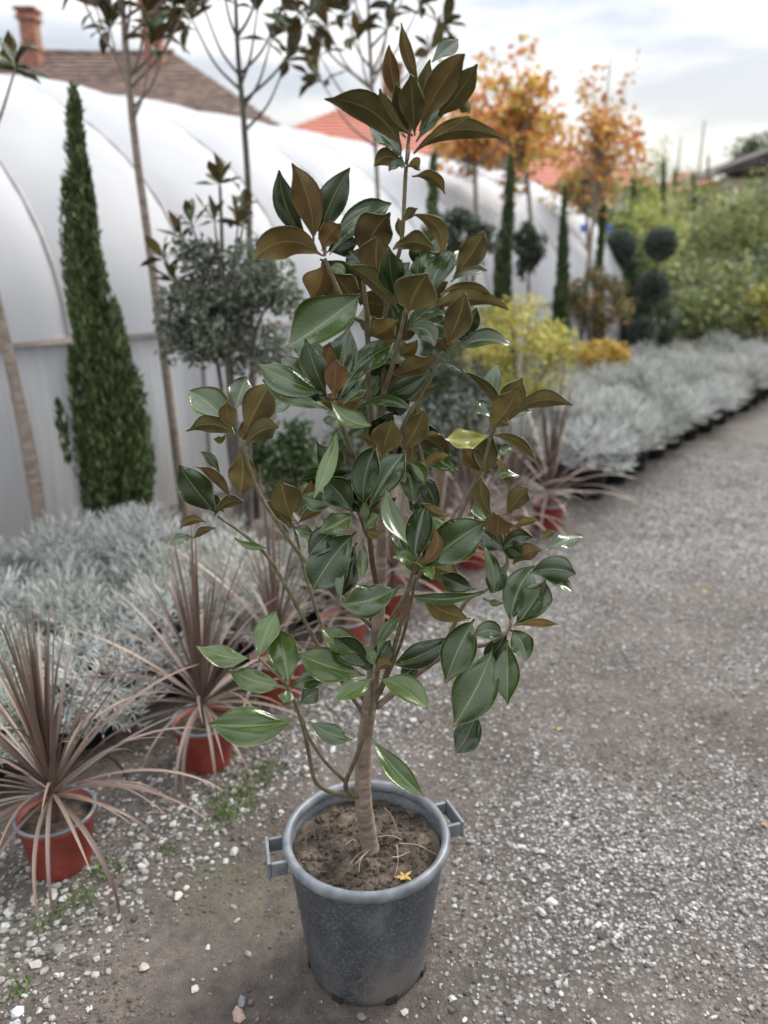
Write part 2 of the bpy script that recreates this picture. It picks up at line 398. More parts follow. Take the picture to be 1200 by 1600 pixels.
M['curtain'] = film_mat('dusty_polythene_side', [(.3, (.50, .51, .53)), (.7, (.62, .63, .645))], True)
M['hoopm'] = simple('galvanised_hoop', [(.3, (.32, .31, .31)), (.7, (.42, .40, .39))], 20, .5, 0)
M['rail'] = simple('weathered_wood_rail', [(.3, (.42, .34, .28)), (.7, (.58, .51, .45))], 12, .8, .3, .003, sc=(1, 6, 6))

# ------------------------------------------------------------------ ground
def gravel_mask(x, y, base=False):
    v = x * VH.x + y * VH.y
    n = fbm(x * 1.7 + 3, y * 1.7 + 9, 4) / .94
    n2 = fbm(x * .62 + 40, y * .62 + 11, 3) / .9
    path = np.clip((1.28 - v) / .35, 0, 1) * np.clip((n * .75 + n2 * .40 - .40) / .30, .16, 1)
    near = np.clip((x - .05) / .55, 0, 1)                      # the dirt patch around the big pot thins the gravel out
    back = np.clip((y - 1.85) / .5, 0, 1)
    path = path * np.maximum(near, back)
    band = np.clip(1 - np.abs(v - 1.72) / .34, 0, 1) ** .6 * np.clip((n - .30) / .2, 0, 1)   # stones along the pot row
    left = np.clip((-.62 - x) / .3, 0, 1) * np.clip((1.75 - y) / .3, 0, 1) * np.clip((n - .36) / .2, 0, 1)
    farp = np.clip((y - 2.0) / 1.0, 0, 1) * np.clip((1.9 - v) / .3, 0, 1) * np.clip((n * .8 + n2 * .35 - .36) / .30, .30, 1)
    if base: return np.clip(np.maximum(path, farp) + band * .22 + left * .15, 0, 1)
    return np.clip(np.maximum(np.maximum(np.maximum(path, band * .55), left * .45), farp), 0, 1)
def gh(x, y):
    return (fbm(x * 1.1, y * 1.1, 3) - .45) * .03 + (fbm(x * 9, y * 9, 3) - .45) * .016
def axis(a, b, fa, fb, step):
    c = list(np.arange(fa, fb, step)); s = step; x = fb
    while x < b: c.append(x); s *= 1.22; x += s
    c.append(b); s = step; x = fa
    while x > a: s *= 1.22; x -= s; c.insert(0, max(x, a))
    return np.array(sorted(set(np.round(c, 5))))
gx = axis(-150, 200, -1.6, 2.4, .022); gy = axis(-40, 320, .75, 4.2, .022)
XX, YY = np.meshgrid(gx, gy); ZZ = gh(XX, YY)
far = np.hypot(XX, YY) > 30; ZZ[far] = 0
nx, ny = len(gx), len(gy)
idx = np.arange(nx * ny).reshape(ny, nx)
GF = np.stack([idx[:-1, :-1], idx[:-1, 1:], idx[1:, 1:], idx[1:, :-1]], -1).reshape(-1, 4)
mk = gravel_mask(XX, YY, True).ravel()
vv = (XX * VH.x + YY * VH.y).ravel()
mossm = np.clip(1 - np.abs(vv - 1.5) / .45, 0, 1) * np.clip((fbm(XX * 3, YY * 3, 3).ravel() - .42) / .2, 0, 1) * .6
ground = ob('ground', me('ground', np.stack([XX.ravel(), YY.ravel(), ZZ.ravel()], 1), GF, M['ground'], col=np.stack([mk, mossm, mk * 0], 1)))
tag(ground, 'brown trodden dirt with patches of grey gravel', None, kind='structure')

PHI = (1 + 5 ** .5) / 2
ICO_V = np.array([(-1, PHI, 0), (1, PHI, 0), (-1, -PHI, 0), (1, -PHI, 0), (0, -1, PHI), (0, 1, PHI), (0, -1, -PHI), (0, 1, -PHI), (PHI, 0, -1), (PHI, 0, 1), (-PHI, 0, -1), (-PHI, 0, 1)]) / 1.902
ICO_F = np.array([(0, 11, 5), (0, 5, 1), (0, 1, 7), (0, 7, 10), (0, 10, 11), (1, 5, 9), (5, 11, 4), (11, 10, 2), (10, 7, 6), (7, 1, 8), (3, 9, 4), (3, 4, 2), (3, 2, 6), (3, 6, 8), (3, 8, 9), (4, 9, 5), (2, 4, 11), (6, 2, 10), (8, 6, 7), (9, 8, 1)])
def stones(name, x, y, size, colr, seed, sink=.25):
    rs = np.random.RandomState(seed); n = len(x)
    V = ICO_V[None] * (1 + (rs.rand(n, 12, 1) - .5) * .55)
    V = V * np.stack([.75 + rs.rand(n) * .6, .6 + rs.rand(n) * .5, .35 + rs.rand(n) * .35], 1)[:, None]
    th = rs.rand(n) * 6.283; c, s = np.cos(th)[:, None], np.sin(th)[:, None]
    V = np.stack([V[..., 0] * c - V[..., 1] * s, V[..., 0] * s + V[..., 1] * c, V[..., 2] + V[..., 0] * (rs.rand(n, 1) - .5) * .5], -1)
    V = V * size[:, None, None]
    V += np.stack([x, y, gh(x, y) + size * sink], 1)[:, None]
    F = (ICO_F[None] + (np.arange(n) * 12)[:, None, None]).reshape(-1, 3)
    return me(name, V.reshape(-1, 3), F, M['stone'], col=np.repeat(colr, 12, 0), smooth=False)
def stone_cols(n, rs, warm=0.0):
    g = np.clip(rs.normal(.215, .095, n), .05, .46)
    return np.stack([g * (1.02 + warm), g * (1.0 + warm * .4), g * (.965 - warm)], 1)
rs = np.random.RandomState(3)
POTC = G(572, 1518); POTC.x = -.040; POTC.y = 1.462; POTC.z = 0.0
def scatter(n, x0, x1, y0, y1, maskf, power=1.0):
    x = x0 + rs.rand(n) * (x1 - x0); y = y0 + rs.rand(n) * (y1 - y0)
    k = rs.rand(n) < maskf(x, y) ** power
    k &= np.hypot(x - POTC.x, y - POTC.y) > .155
    k &= np.abs(x) < y * .56 + .35                            # only where the place is seen from near the path
    return x[k], y[k]
xs, ys, ss, cs = [], [], [], []
def addst(x, y, s, c): xs.append(x); ys.append(y); ss.append(s); cs.append(c)
x, y = scatter(92000, -1.5, 2.7, .8, 4.4, gravel_mask, .9); n = len(x)
addst(x, y, .0030 + .0052 * rs.rand(n) ** 2.2, stone_cols(n, rs))
x, y = scatter(60000, .2, 4.0, 4.2, 7.2, gravel_mask, .9); n = len(x)
addst(x, y, .0045 + .006 * rs.rand(n) ** 2, stone_cols(n, rs))
x, y = scatter(5200, -1.5, 2.7, .8, 4.4, lambda a, b: np.full(len(a), .55), 1); n = len(x)
addst(x, y, .0022 + .0045 * rs.rand(n) ** 3, stone_cols(n, rs))
x, y = scatter(3600, -1.5, 2.7, .8, 4.4, gravel_mask, .8); n = len(x)
addst(x, y, .006 + .006 * rs.rand(n) ** 2, stone_cols(n, rs) * 1.08)
def bandm(a, b):
    v = a * VH.x + b * VH.y
    return gravel_mask(a, b) * (np.clip(1 - np.abs(v - 1.72) / .4, 0, 1) + (np.clip((-.55 - a) / .3, 0, 1) * (b < 1.9))).clip(0, 1)
x, y = scatter(13500, -1.5, .6, .9, 3.4, bandm, .85); n = len(x)
addst(x, y, .006 + .0085 * rs.rand(n) ** 2, stone_cols(n, rs, .04) * 1.12)
x, y = scatter(500, -1.1, 1.6, .9, 2.4, lambda a, b: np.full(len(a), .35), 1); n = len(x)
addst(x, y, .005 + .006 * rs.rand(n), stone_cols(n, rs, .03) * 1.15)
gravel = ob('gravel', stones('gravel', np.concatenate(xs), np.concatenate(ys), np.concatenate(ss), np.clip(np.concatenate(cs), .05, .40), 5))
tag(gravel, 'loose grey and pale crushed stone strewn over the dirt path', 'gravel', kind='stuff')
# soil crumbs in the bare dirt
def crumbm(a, b): return (1 - gravel_mask(a, b)) * np.clip((fbm(a * 2.3 + 5, b * 2.3, 3) - .35) / .25, 0, 1)
x, y = scatter(60000, -1.1, 1.3, .85, 2.6, crumbm, 1); n = len(x)
cc = (.055 + .07 * rs.rand(n))[:, None] * np.array([1.15, .92, .76])
tag(ob('soil_crumbs', stones('soil_crumbs', x, y,   .0016 + .0055 * rs.rand(n) ** 4, cc, 8)), 'dark crumbs of loose soil scattered over the bare dirt', 'soil', kind='stuff')
# single larger stones one can pick out
for px, py, s, c, lab in [
    (372, 1588, .017, (.42, .30, .25), 'pinkish stone at the bottom edge below the big grey pot'),
    (378, 1568, .013, (.20, .21, .23), 'dark grey stone just behind the pinkish stone at the bottom'),
    (27, 1583, .014, (.55, .56, .58), 'pale stone in the bottom corner below the nearest red pot'),
    (278, 1402, .012, (.62, .60, .56), 'lone white stone on dirt between the red pot and big grey pot'),
    (170, 1456, .012, (.52, .50, .47), 'pale stone on the dirt in front of the nearest red pot'),
    (129, 1504, .012, (.20, .20, .19), 'dark stone on the dirt in front of the nearest red pot'),
    (225, 1512, .013, (.46, .41, .35), 'tan stone beside dark crumbs below the nearest red pot'),
    (304, 1544, .011, (.60, .57, .50), 'cream wedge-shaped stone to the lower side of the big grey pot'),
    (706, 1563, .011, (.55, .55, .53), 'pale stone near the bottom edge beside the big grey pot'),
    (815, 1322, .013, (.50, .50, .48), 'pale stone on the path near the grey pot handle'),
    (838, 1330, .015, (.30, .30, .29), 'mid grey stone paired with a pale one on the path'),
    (862, 1410, .014, (.50, .50, .49), 'grey flat stone on the path among smaller gravel'),
    (846, 1425, .015, (.48, .48, .47), 'grey angular stone on the path in front of a flat one'),
    (365, 1330, .016, (.48, .46, .43), 'pale stone in a little cluster beside the pot handle'),
    (353, 1346, .013, (.50, .49, .47), 'rounded pale stone in front of the cluster beside the pot handle')]:
    g = G(px, py)
    st = ob('stone', stones('stone', np.array([0.]), np.array([0.]), np.array([s]), np.array([c]) * .72, px))
    st.location = (g.x, g.y, float(gh(g.x, g.y)) - float(gh(0., 0.))); tag(st, lab, 'stone', 'single larger stones on the dirt')

# grass tufts
def blades(n, cx, cy, rad, hmin, hmax, rs):
    V = []; F = []; C = []
    for i in range(n):
        a = rs.rand() * 6.283; r = rad * math.sqrt(rs.rand()); x = cx + r * math.cos(a); y = cy + r * math.sin(a)
        h = hmin + rs.rand() * (hmax - hmin); w = .0012 + rs.rand() * .0012; b = rs.rand() * 6.283; ln = h * (.3 + .7 * rs.rand()); z = float(gh(x, y)) - .002
        dx, dy = math.cos(b), math.sin(b); k = len(V)
        V += [(x - dy * w, y + dx * w, z), (x + dy * w, y - dx * w, z), (x + dx * ln * .35 + dy * w * .8, y + dy * ln * .35 - dx * w * .8, z + h * .65), (x + dx * ln * .35 - dy * w * .8, y + dy * ln * .35 + dx * w * .8, z + h * .65), (x + dx * ln, y + dy * ln, z + h)]
        F += [(k, k + 1, k + 2), (k, k + 2, k + 3), (k + 3, k + 2, k + 4)]
        c = np.array([.10, .17, .035]) * (.6 + .8 * rs.rand()); C += [c] * 5
    return V, F, C
V, F, C = [], [], []
for px, py, rad, n in [(365, 1255, .08, 240), (400, 1215, .06, 150), (340, 1285, .05, 70), (170, 1360, .045, 90), (130, 1408, .04, 60), (70, 1445, .04, 60), (265, 1330, .03, 40), (95, 1430, .03, 30), (30, 1545, .03, 40), (430, 1200, .05, 80)]:
    g = G(px, py); v_, f_, c_ = blades(n, g.x, g.y, rad, .008, .028, rs)
    F += [tuple(q + len(V) for q in f) for f in f_]; V += v_; C += c_
tag(ob('grass', me('grass', V, np.array(F), M['foliage'], col=np.array(C))), 'sparse short green grass tufts sprouting beside the red pots', 'grass', kind='stuff')

# ------------------------------------------------------------------ polytunnel
TV, TR, TB, TZ = 4.3, 3.5, 1.936, 1.2     # near side, half width, rise, springing height
HO = [-.4 + i for i in range(0, 13)]       # hoop positions along the tunnel
tun = thing('polytunnel', UV(5.6, TV, 0), 'long white polythene greenhouse tunnel with arched hoops behind the plants', 'greenhouse')
TO = np.array(UV(5.6, TV, 0))
def w3(u, v, z): return np.array(UH) * u + np.array(VH) * v + np.array([0, 0, z]) - TO
def arch(th, off=0.0): return TV + TR - (TR + off) * math.cos(th), TZ + (TB + off) * math.sin(th)
for i in range(len(HO) - 1):
    u0, u1 = HO[i] + .012, HO[i + 1] - .012; V = []; na, nu = 30, 10
    for a in range(na + 1):
        th = math.pi * a / na
        for k in range(nu + 1):
            s = k / nu; off = .10 * (4 * s * (1 - s)) ** .7 * (.35 + .65 * math.sin(th))
            v, z = arch(th, off); V.append(w3(u0 + (u1 - u0) * s, v, z))
    F = [(a * (nu + 1) + k, (a + 1) * (nu + 1) + k, (a + 1) * (nu + 1) + k + 1, a * (nu + 1) + k + 1) for a in range(na) for k in range(nu)]
    ob('film_panel', me('film_panel', V, np.array(F), M['film']), tun)
    for side in (0, 1):
        V = []; nz_, nu = 8, 8
        for a in range(nz_ + 1):
            z = .0 + (TZ - .012) * a / nz_
            for k in range(nu + 1):
                s = k / nu; bul = .03 * math.sin(math.pi * a / nz_) * math.sin(s * 9 + i) + .02 * math.sin(math.pi * a / nz_)
                v = TV + .015 - bul if side == 0 else TV + 2 * TR - .015 + bul
                V.append(w3(u0 + (u1 - u0) * s, v, z))
        F = [(a * (nu + 1) + k, (a + 1) * (nu + 1) + k, (a + 1) * (nu + 1) + k + 1, a * (nu + 1) + k + 1) for a in range(nz_) for k in range(nu)]
        ob('side_curtain', me('side_curtain', V, np.array(F), M['curtain']), tun)
for u in HO:
    pts = [w3(u, TV + .01, -.05)] + [w3(u, *arch(math.pi * a / 28, .006)) for a in range(29)] + [w3(u, TV + 2 * TR - .01, -.05)]
    V, F, T = tubegeo(pts, [.012, .012], 6)
    ob('hoop', me('hoop', V, [F, T], M['hoopm']), tun)
V, F = boxgeo(HO[0], HO[-1], -.022, .012, TZ - .022, TZ + .012)
V = np.array([w3(a, TV + b, c) for a, b, c in V]); ob('side_rail', me('side_rail', V, F, M['rail'], smooth=False), tun)
V = np.array([w3(a, TV + 2 * TR - b, c) for a, b, c in boxgeo(HO[0], HO[-1], -.022, .012, TZ - .022, TZ + .012)[0]]); ob('side_rail', me('side_rail', V, F[:, ::-1], M['rail'], smooth=False), tun)
for u in (HO[0] - .01, HO[-1] + .01):
    V = [w3(u, TV + TR, TZ)]; ring = [w3(u, TV, 0)] + [w3(u, *arch(math.pi * a / 28)) for a in range(29)] + [w3(u, TV + 2 * TR, 0)]
    V += ring; F = [(0, i + 1, i + 2) for i in range(len(ring) - 1)] + [(0, len(ring), 1)]
    ob('end_wall', me('end_wall', V, np.array(F), M['curtain'], smooth=False), tun)

# ------------------------------------------------------------------ houses
M['oldtile'] = simple('weathered_clay_tiles', [(.32, (.050, .032, .025)), (.46, (.105, .066, .050)), (.58, (.155, .100, .076)), (.70, (.25, .18, .145))], 4.5, .9, .9, .12, sc=(1, 1, 2.6), detail=6)
M['redtile'] = simple('new_red_clay_tiles', [(.3, (.30, .085, .050)), (.7, (.42, .145, .095))], 6, .8, .5, .05)
M['plaster'] = simple('cream_plaster', [(.3, (.50, .45, .38)), (.7, (.62, .57, .50))], 2, .9, .1)
M['brick'] = simple('orange_chimney_brick', [(.3, (.20, .080, .052)), (.5, (.28, .125, .085)), (.75, (.36, .21, .16))], 7, .9, .6, .03, sc=(1, 1, 3))
M['darkroof'] = simple('dark_felt_roof', [(.3, (.030, .024, .022)), (.7, (.06, .05, .045))], 3, .9, .2)
M['glassdark'] = simple('dark_window', [(.3, (.02, .025, .03)), (.7, (.05, .055, .06))], 2, .15, 0)
def course_plane(a, b, c, d, n, lift=.02):     # roof slope a-b (eave) to d-c (ridge) in overlapping courses
    V = []; F = []; a, b, c, d = [np.array(q, float) for q in (a, b, c, d)]
    nrm = np.cross(b - a, d - a); nrm /= np.linalg.norm(nrm)
    for i in range(n):
        t0, t1 = i / n, (i + 1) / n
        q = [a + (d - a) * t0 + nrm * lift, b + (c - b) * t0 + nrm * lift, b + (c - b) * t1, a + (d - a) * t1, a + (d - a) * t0, b + (c - b) * t0]
        k = len(V); V += q; F += [(k, k + 1, k + 2, k + 3), (k + 4, k + 5, k + 1, k)]
    return np.array(V), np.array(F)
def house(name, label, ridge0, ridge1, eave, hip, half, walls, rmat, wmat, rz=0.0, chim=(), courses=18, open_to=0.0):
    """ridge0/ridge1: world points of the ridge ends; eave height; hip run at the ends; half depth of the roof"""
    c = (ridge0 + ridge1) / 2; base = Vector((c.x, c.y, 0)); t = thing(name, base, label, 'house', rz=rz)
    d = (ridge1 - ridge0); Lh = d.length / 2; zr = (ridge0.z + ridge1.z) / 2
    r0, r1 = (-Lh, 0, zr), (Lh, 0, zr); e = eave
    A, B, Cc, D = (-Lh - hip, -half, e), (Lh + hip, -half, e), (Lh + hip, half, e), (-Lh - hip, half, e)
    mb = MB()
    for q in ((A, B, r1, r0), (Cc, D, r0, r1), (B, Cc, r1, r1), (D, A, r0, r0)): mb.add(*course_plane(*q, courses))
    rf = ob('roof', mb.mesh('roof', rmat, smooth=False), t)
    V, F = boxgeo(-Lh - hip + .3, Lh + hip - .3, -half + .3, half - .3, -.05, e + .12)
    ob('wall', me('wall', V, F, wmat, smooth=False), t)
    mb = MB(); V, F, T = tubegeo(smoothpath([r0, ((r0[0] + r1[0]) / 2, 0, zr - .03), r1]), [.09, .09], 6); mb.add(V, F); mb.add(V, T)
    ob('ridge_cap', mb.mesh('ridge_cap', rmat), rf)
    for s in (-1, 1):
        for k in range(-1, 2):
            x = k * (Lh + hip) * .55; V, F = boxgeo(x - .5, x + .5, s * (half - .3) - .03, s * (half - .3) + .03, e - 1.9, e - .6)
            w = ob('window', me('window', V, F, M['glassdark'], smooth=False), t)
    for (x, y, z0, z1, wd) in chim:
        V, F = boxgeo(x - wd, x + wd, y - wd, y + wd, z0, z1)
        ch = ob('chimney', me('chimney', V, F, M['brick'], smooth=False), t)
        for zz, ex, hh in ((z1, .04, .08), (z1 + .08, .01, .07), (z1 + .15, .06, .05), ((z0 + z1) / 2 + .1, .03, .08)):
            V, F = boxgeo(x - wd - ex, x + wd + ex, y - wd - ex, y + wd + ex, zz, zz + hh)
            ob('chimney_cap', me('chimney_cap', V, F, M['brick'], smooth=False), ch)
    return t
Yh = 17.0
r0, r1 = P(38, 84, Yh), P(272, 84, Yh); r1.z = r0.z
cx = (r0.x + r1.x) / 2
house('old_house', 'old house with brown weathered tile roof and two brick chimneys', r0, r1, 3.35, 2.95, 4.6, None, M['oldtile'], M['plaster'],
      chim=((P(52, 60, Yh - .6).x - cx, -.7, r0.z - .8, P(50, 36, Yh - .6).z, .14), (P(240, 40, Yh - .6).x - cx, -.7, r0.z - .6, P(240, 14, Yh - .6).z, .16)))
Y2 = 23.0
r0, r1 = P(540, 166, Y2), P(640, 166, Y2); r1.z = r0.z; cx = (r0.x + r1.x) / 2
house('red_roofed_house', 'house with bright red tile roof beyond the tunnel, behind the top leaves', r0, r1, r0.z - 1.7, 2.6, 4.0, None, M['redtile'], M['plaster'],
      chim=((P(612, 120, Y2).x - cx, .2, r0.z - .5, P(612, 112, Y2).z, .25),), courses=14)
Y3 = 25.0
r0, r1 = P(770, 214, Y3), P(850, 214, Y3); r1.z = r0.z
house('pink_roofed_house', 'house with faded pinkish roof half hidden by orange maples', r0, r1, r0.z - 1.7, 2.4, 4.0, None, M['redtile'], M['plaster'], courses=12)
Y4 = 34.0
r0, r1 = P(1060, 272, Y4), P(1100, 272, Y4); r1.z = r0.z
house('distant_red_roofed_house', 'distant small house with red roof above the green shrubs', r0, r1, r0.z - 1.6, 1.6, 3.0, None, M['redtile'], M['plaster'], courses=10)
# dark-roofed shed at the far right
Ys = 24.0
a = P(1112, 278, Ys); b = P(1330, 200, Ys)
shed = thing('shed', (b.x, Ys + 3, 0), 'shed with low dark roof and pale wall at the right edge', 'shed')
def loc_(p): return np.array(p) - np.array((b.x, Ys + 3, 0))
q = [loc_((a.x, Ys, a.z)), loc_((b.x, Ys, b.z + .1)), loc_((b.x, Ys + 7, b.z + .1)), loc_((a.x, Ys + 7, a.z))]
V = np.array(q + [p_ + np.array([0, 0, .07]) for p_ in q] ); F = np.array([(0, 3, 2, 1), (4, 5, 6, 7), (0, 1, 5, 4), (1, 2, 6, 5), (2, 3, 7, 6), (3, 0, 4, 7)])
q2 = [loc_((2 * b.x - a.x, Ys, a.z)), loc_((2 * b.x - a.x, Ys + 7, a.z))]
V2 = np.array([q[1], q2[0], q2[1], q[2]]); V2 = np.concatenate([V2, V2 + np.array([0, 0, .07])])
mb = MB(); mb.add(V, F); mb.add(V2 + np.array([.002, 0, 0]), F)
ob('roof', mb.mesh('roof', M['darkroof'], smooth=False), shed)
V = np.array([(a.x - b.x, -3.05, a.z + .16), (b.x - a.x, -3.05, a.z + .16), (0, -3.05, b.z + .2), (a.x - b.x, -2.97, a.z + .16), (b.x - a.x, -2.97, a.z + .16), (0, -2.97, b.z + .2)])
ob('gable_shade', me('gable_shade', V, [np.array([(0, 1, 4, 3), (1, 2, 5, 4), (2, 0, 3, 5)]), np.array([(0, 2, 1), (3, 4, 5)])], M['darkroof'], smooth=False), shed)  # added dark board: shade of the open barn front put in as colour
V, F = boxgeo(a.x - b.x + .5, b.x - a.x - .5, -2.6, 3.6, -.05, a.z + .02); ob('wall', me('wall', V, F, M['plaster'], smooth=False), shed)

# ------------------------------------------------------------------ foliage builders
def leafquads(C, D, Nn, ln, wd, colr):
    """diamond-folded leaves: centre C, direction D, normal Nn, length, width"""
    B = np.cross(D, Nn); B /= np.linalg.norm(B, axis=1)[:, None] + 1e-9
    n = len(C); ln = ln[:, None]; wd = wd[:, None]
    v0 = C - D * ln * .5; v1 = C + B * wd * .5 + Nn * wd * .12; v2 = C + D * ln * .5 - Nn * ln * .08; v3 = C - B * wd * .5 + Nn * wd * .12
    V = np.stack([v0, v1, v2, v3], 1).reshape(-1, 3)
    k = np.arange(n)[:, None] * 4
    F = np.concatenate([k + np.array([[0, 1, 2]]), k + np.array([[0, 2, 3]])], 0)
    return V, F, np.repeat(colr, 4, 0)
def unit(rs, n):
    a = rs.normal(size=(n, 3)); return a / np.linalg.norm(a, axis=1)[:, None]
def pick(rs, n, pal):
    pal = np.array(pal, float) * 1.25; i = rs.randint(0, len(pal), n); j = rs.randint(0, len(pal), n); f = rs.rand(n, 1)
    return (pal[i] * f + pal[j] * (1 - f)) * (.75 + .5 * rs.rand(n, 1))
def crown_mesh(name, rx, ry, rz, cz, n, leaf, pal, seed, clumps=26, up=.2, hollow=.55, spread=.30, matn='foliage', shape=None, aspect=.5):
    rs = np.random.RandomState(seed)
    c = unit(rs, clumps) * (hollow + (1 - hollow) * rs.rand(clumps, 1)); c *= .88
    sz = (.6 + .9 * rs.rand(clumps)) * spread
    k = rs.choice(clumps, n, p=(sz ** 2) / (sz ** 2).sum())
    p = c[k] + unit(rs, n) * sz[k][:, None] * (rs.rand(n, 1) ** .45)
    if shape is not None:
        f = shape(p[:, 2]); p[:, 0] *= f; p[:, 1] *= f
    C = p * np.array([rx, ry, rz]) + np.array([0, 0, cz])
    D = unit(rs, n) + np.array([0, 0, up]); D /= np.linalg.norm(D, axis=1)[:, None]
    Nn = unit(rs, n) + np.array([0, 0, .7]); Nn -= D * (Nn * D).sum(1)[:, None]; Nn /= np.linalg.norm(Nn, axis=1)[:, None]
    tone = (.75 + .5 * rs.rand(clumps))[k][:, None]
    V, F, Cc = leafquads(C, D, Nn, leaf * (.7 + .6 * rs.rand(n)), leaf * aspect * (.7 + .6 * rs.rand(n)), np.clip(pick(rs, n, pal) * tone, 0, .8))
    return me(name, V, F, M[matn], col=Cc, smooth=False), c * np.array([rx, ry, rz]) + np.array([0, 0, cz])
def width(wpx, p): return wpx / FPX * depth(p)
def shrub(name, label, cat, px, ytop, ybot, Y, wpx, n, leaf, pal, seed, trunk='dark', stems=5, group=None, ground_from=0.0, matn='foliage', **kw):
    top = P(px, ytop, Y); bot = P(px, ybot, Y); mid = P(px, (ytop + ybot) / 2, Y)
    zb = max(bot.z, .1); rz = (top.z - zb) / 2; rx = width(wpx, mid) / 2
    t = thing(name, (mid.x, Y, 0), label, cat, group)
    ms, cl = crown_mesh('crown', rx, rx * .9, rz, zb + rz, n, leaf, pal, seed, matn=matn, **kw)
    ob('crown', ms, t)
    rs = np.random.RandomState(seed + 1); bm = M['darkbark'] if trunk == 'dark' else M['palebark']
    if stems == 1:
        r = .02 + rx * .03
        mb = MB(); V, F, T = tubegeo(smoothpath([(0, 0, -.03), (.01, 0, zb * .6), (0, .01, zb + rz * 1.3)]), [r, r * .8, r * .3], 7); mb.add(V, F); mb.add(V, T)
        ob('trunk', mb.mesh('trunk', bm), t)
    mb = MB()
    for i in range(min(stems if stems > 1 else 9, len(cl))):
        q = cl[i]; s0 = (rs.normal() * .04, rs.normal() * .04, -.03) if stems > 1 else (0, 0, zb + rz * .1 * rs.rand())
        V, F, T = tubegeo(smoothpath([s0, (q[0] * .45, q[1] * .45, zb + (q[2] - zb) * .35), tuple(q)]), [.014 + rx * .006, .010, .004], 5); mb.add(V, F); mb.add(V, T)
    ob('branches', mb.mesh('branches', bm), t)
    return t
def cypress(name, label, pxt, ytop, pxb, ybot, Y, wpx, n, blade, pal, seed, side=(), taper=.95, group='columnar cypresses along the tunnel'):
    top = P(pxt, ytop, Y); bb = P(pxb, ybot, Y); rs = np.random.RandomState(seed)
    H = top.z; rad = width(wpx, P(pxb, (ytop + ybot) / 2, Y)) / 2
    t = thing(name, (bb.x, Y, 0), label, 'cypress', group)
    lean = top.x - bb.x
    # many upright plumes, each a spindle of small sprays
    pl = []
    NP = 30 if n > 6000 else 14
    for i in range(NP):
        a = rs.rand() * 6.283; f = (i + .5) / NP
        z0 = .05 + (H * .80) * f ** 1.15; env = rad * (1 - (z0 / H)) ** taper * .82
        ln = min(H * (.22 + .16 * rs.rand()), H * .985 - z0); pl.append((math.cos(a) * env * .8, math.sin(a) * env * .8, z0, ln, rad * (.40 - (.26 if taper < 1 else .31) * f)))
    pl.append((0, 0, .05, H * (.80 if taper < 1 else .62), rad * (.50 if taper < 1 else .48))); pl.append((0, 0, H * .35, H * .65, rad * .25))
    for (sx, z0, ln, r) in side: pl.append((sx, -.05, z0, ln, r))
    wts = np.array([q[3] * q[4] for q in pl]); k = rs.choice(len(pl), n, p=wts / wts.sum()); pl = np.array(pl)[k]
    f = rs.beta(1.3, 1.25, n); rr = pl[:, 4] * (np.sin(np.pi * np.clip(f * .86 + .10, 0, 1)) ** .8) * rs.rand(n) ** .4
    a = rs.rand(n) * 6.283
    C = np.stack([pl[:, 0] + np.cos(a) * rr, pl[:, 1] + np.sin(a) * rr, pl[:, 2] + pl[:, 3] * f], 1)
    C[:, 0] += lean * (C[:, 2] / H) ** 1.4 + .02 * np.sin(C[:, 2] * 3)
    D = np.stack([np.cos(a) * .35, np.sin(a) * .35, np.ones(n)], 1) + rs.normal(size=(n, 3)) * .28; D /= np.linalg.norm(D, axis=1)[:, None]
    Nn = np.stack([np.cos(a), np.sin(a), .3 * np.ones(n)], 1) + rs.normal(size=(n, 3)) * .5; Nn -= D * (Nn * D).sum(1)[:, None]; Nn /= np.linalg.norm(Nn, axis=1)[:, None]
    V, F, Cc = leafquads(C, D, Nn, blade * (.6 + .8 * rs.rand(n)), blade * .30 * (.7 + .6 * rs.rand(n)), pick(rs, n, pal))
    ob('crown', me('crown', V, F, M['foliage'], col=Cc, smooth=False), t)
    tube('trunk', [(0, 0, -.03), (lean * .2, 0, H * .5), (lean * .8, 0, H * .85)], [.03, .02, .006], M['darkbark'], t, 6)
    return t
GREEN = [(.040, .075, .022), (.060, .10, .030), (.030, .055, .020)]
CYP = [(.050, .074, .026), (.082, .115, .040), (.135, .170, .068), (.032, .050, .018)]
CYP2 = [(.040, .060, .024), (.062, .088, .036)]
OLIVE = [(.19, .21, .13), (.25, .26, .18), (.14, .16, .10)]
LIME = [(.28, .30, .080), (.36, .36, .12), (.21, .25, .075)]
YELL = [(.40, .30, .055), (.30, .27, .07), (.46, .35, .09)]
ORNG = [(.46, .20, .06), (.50, .28, .075), (.42, .15, .065), (.40, .28, .075)]
BRON = [(.24, .12, .05), (.12, .12, .05), (.33, .16, .06)]
DKGR = [(.030, .045, .028), (.055, .072, .045), (.04, .055, .035)]
GREYG = [(.085, .105, .072), (.125, .145, .105), (.055, .070, .048), (.19, .21, .16)]

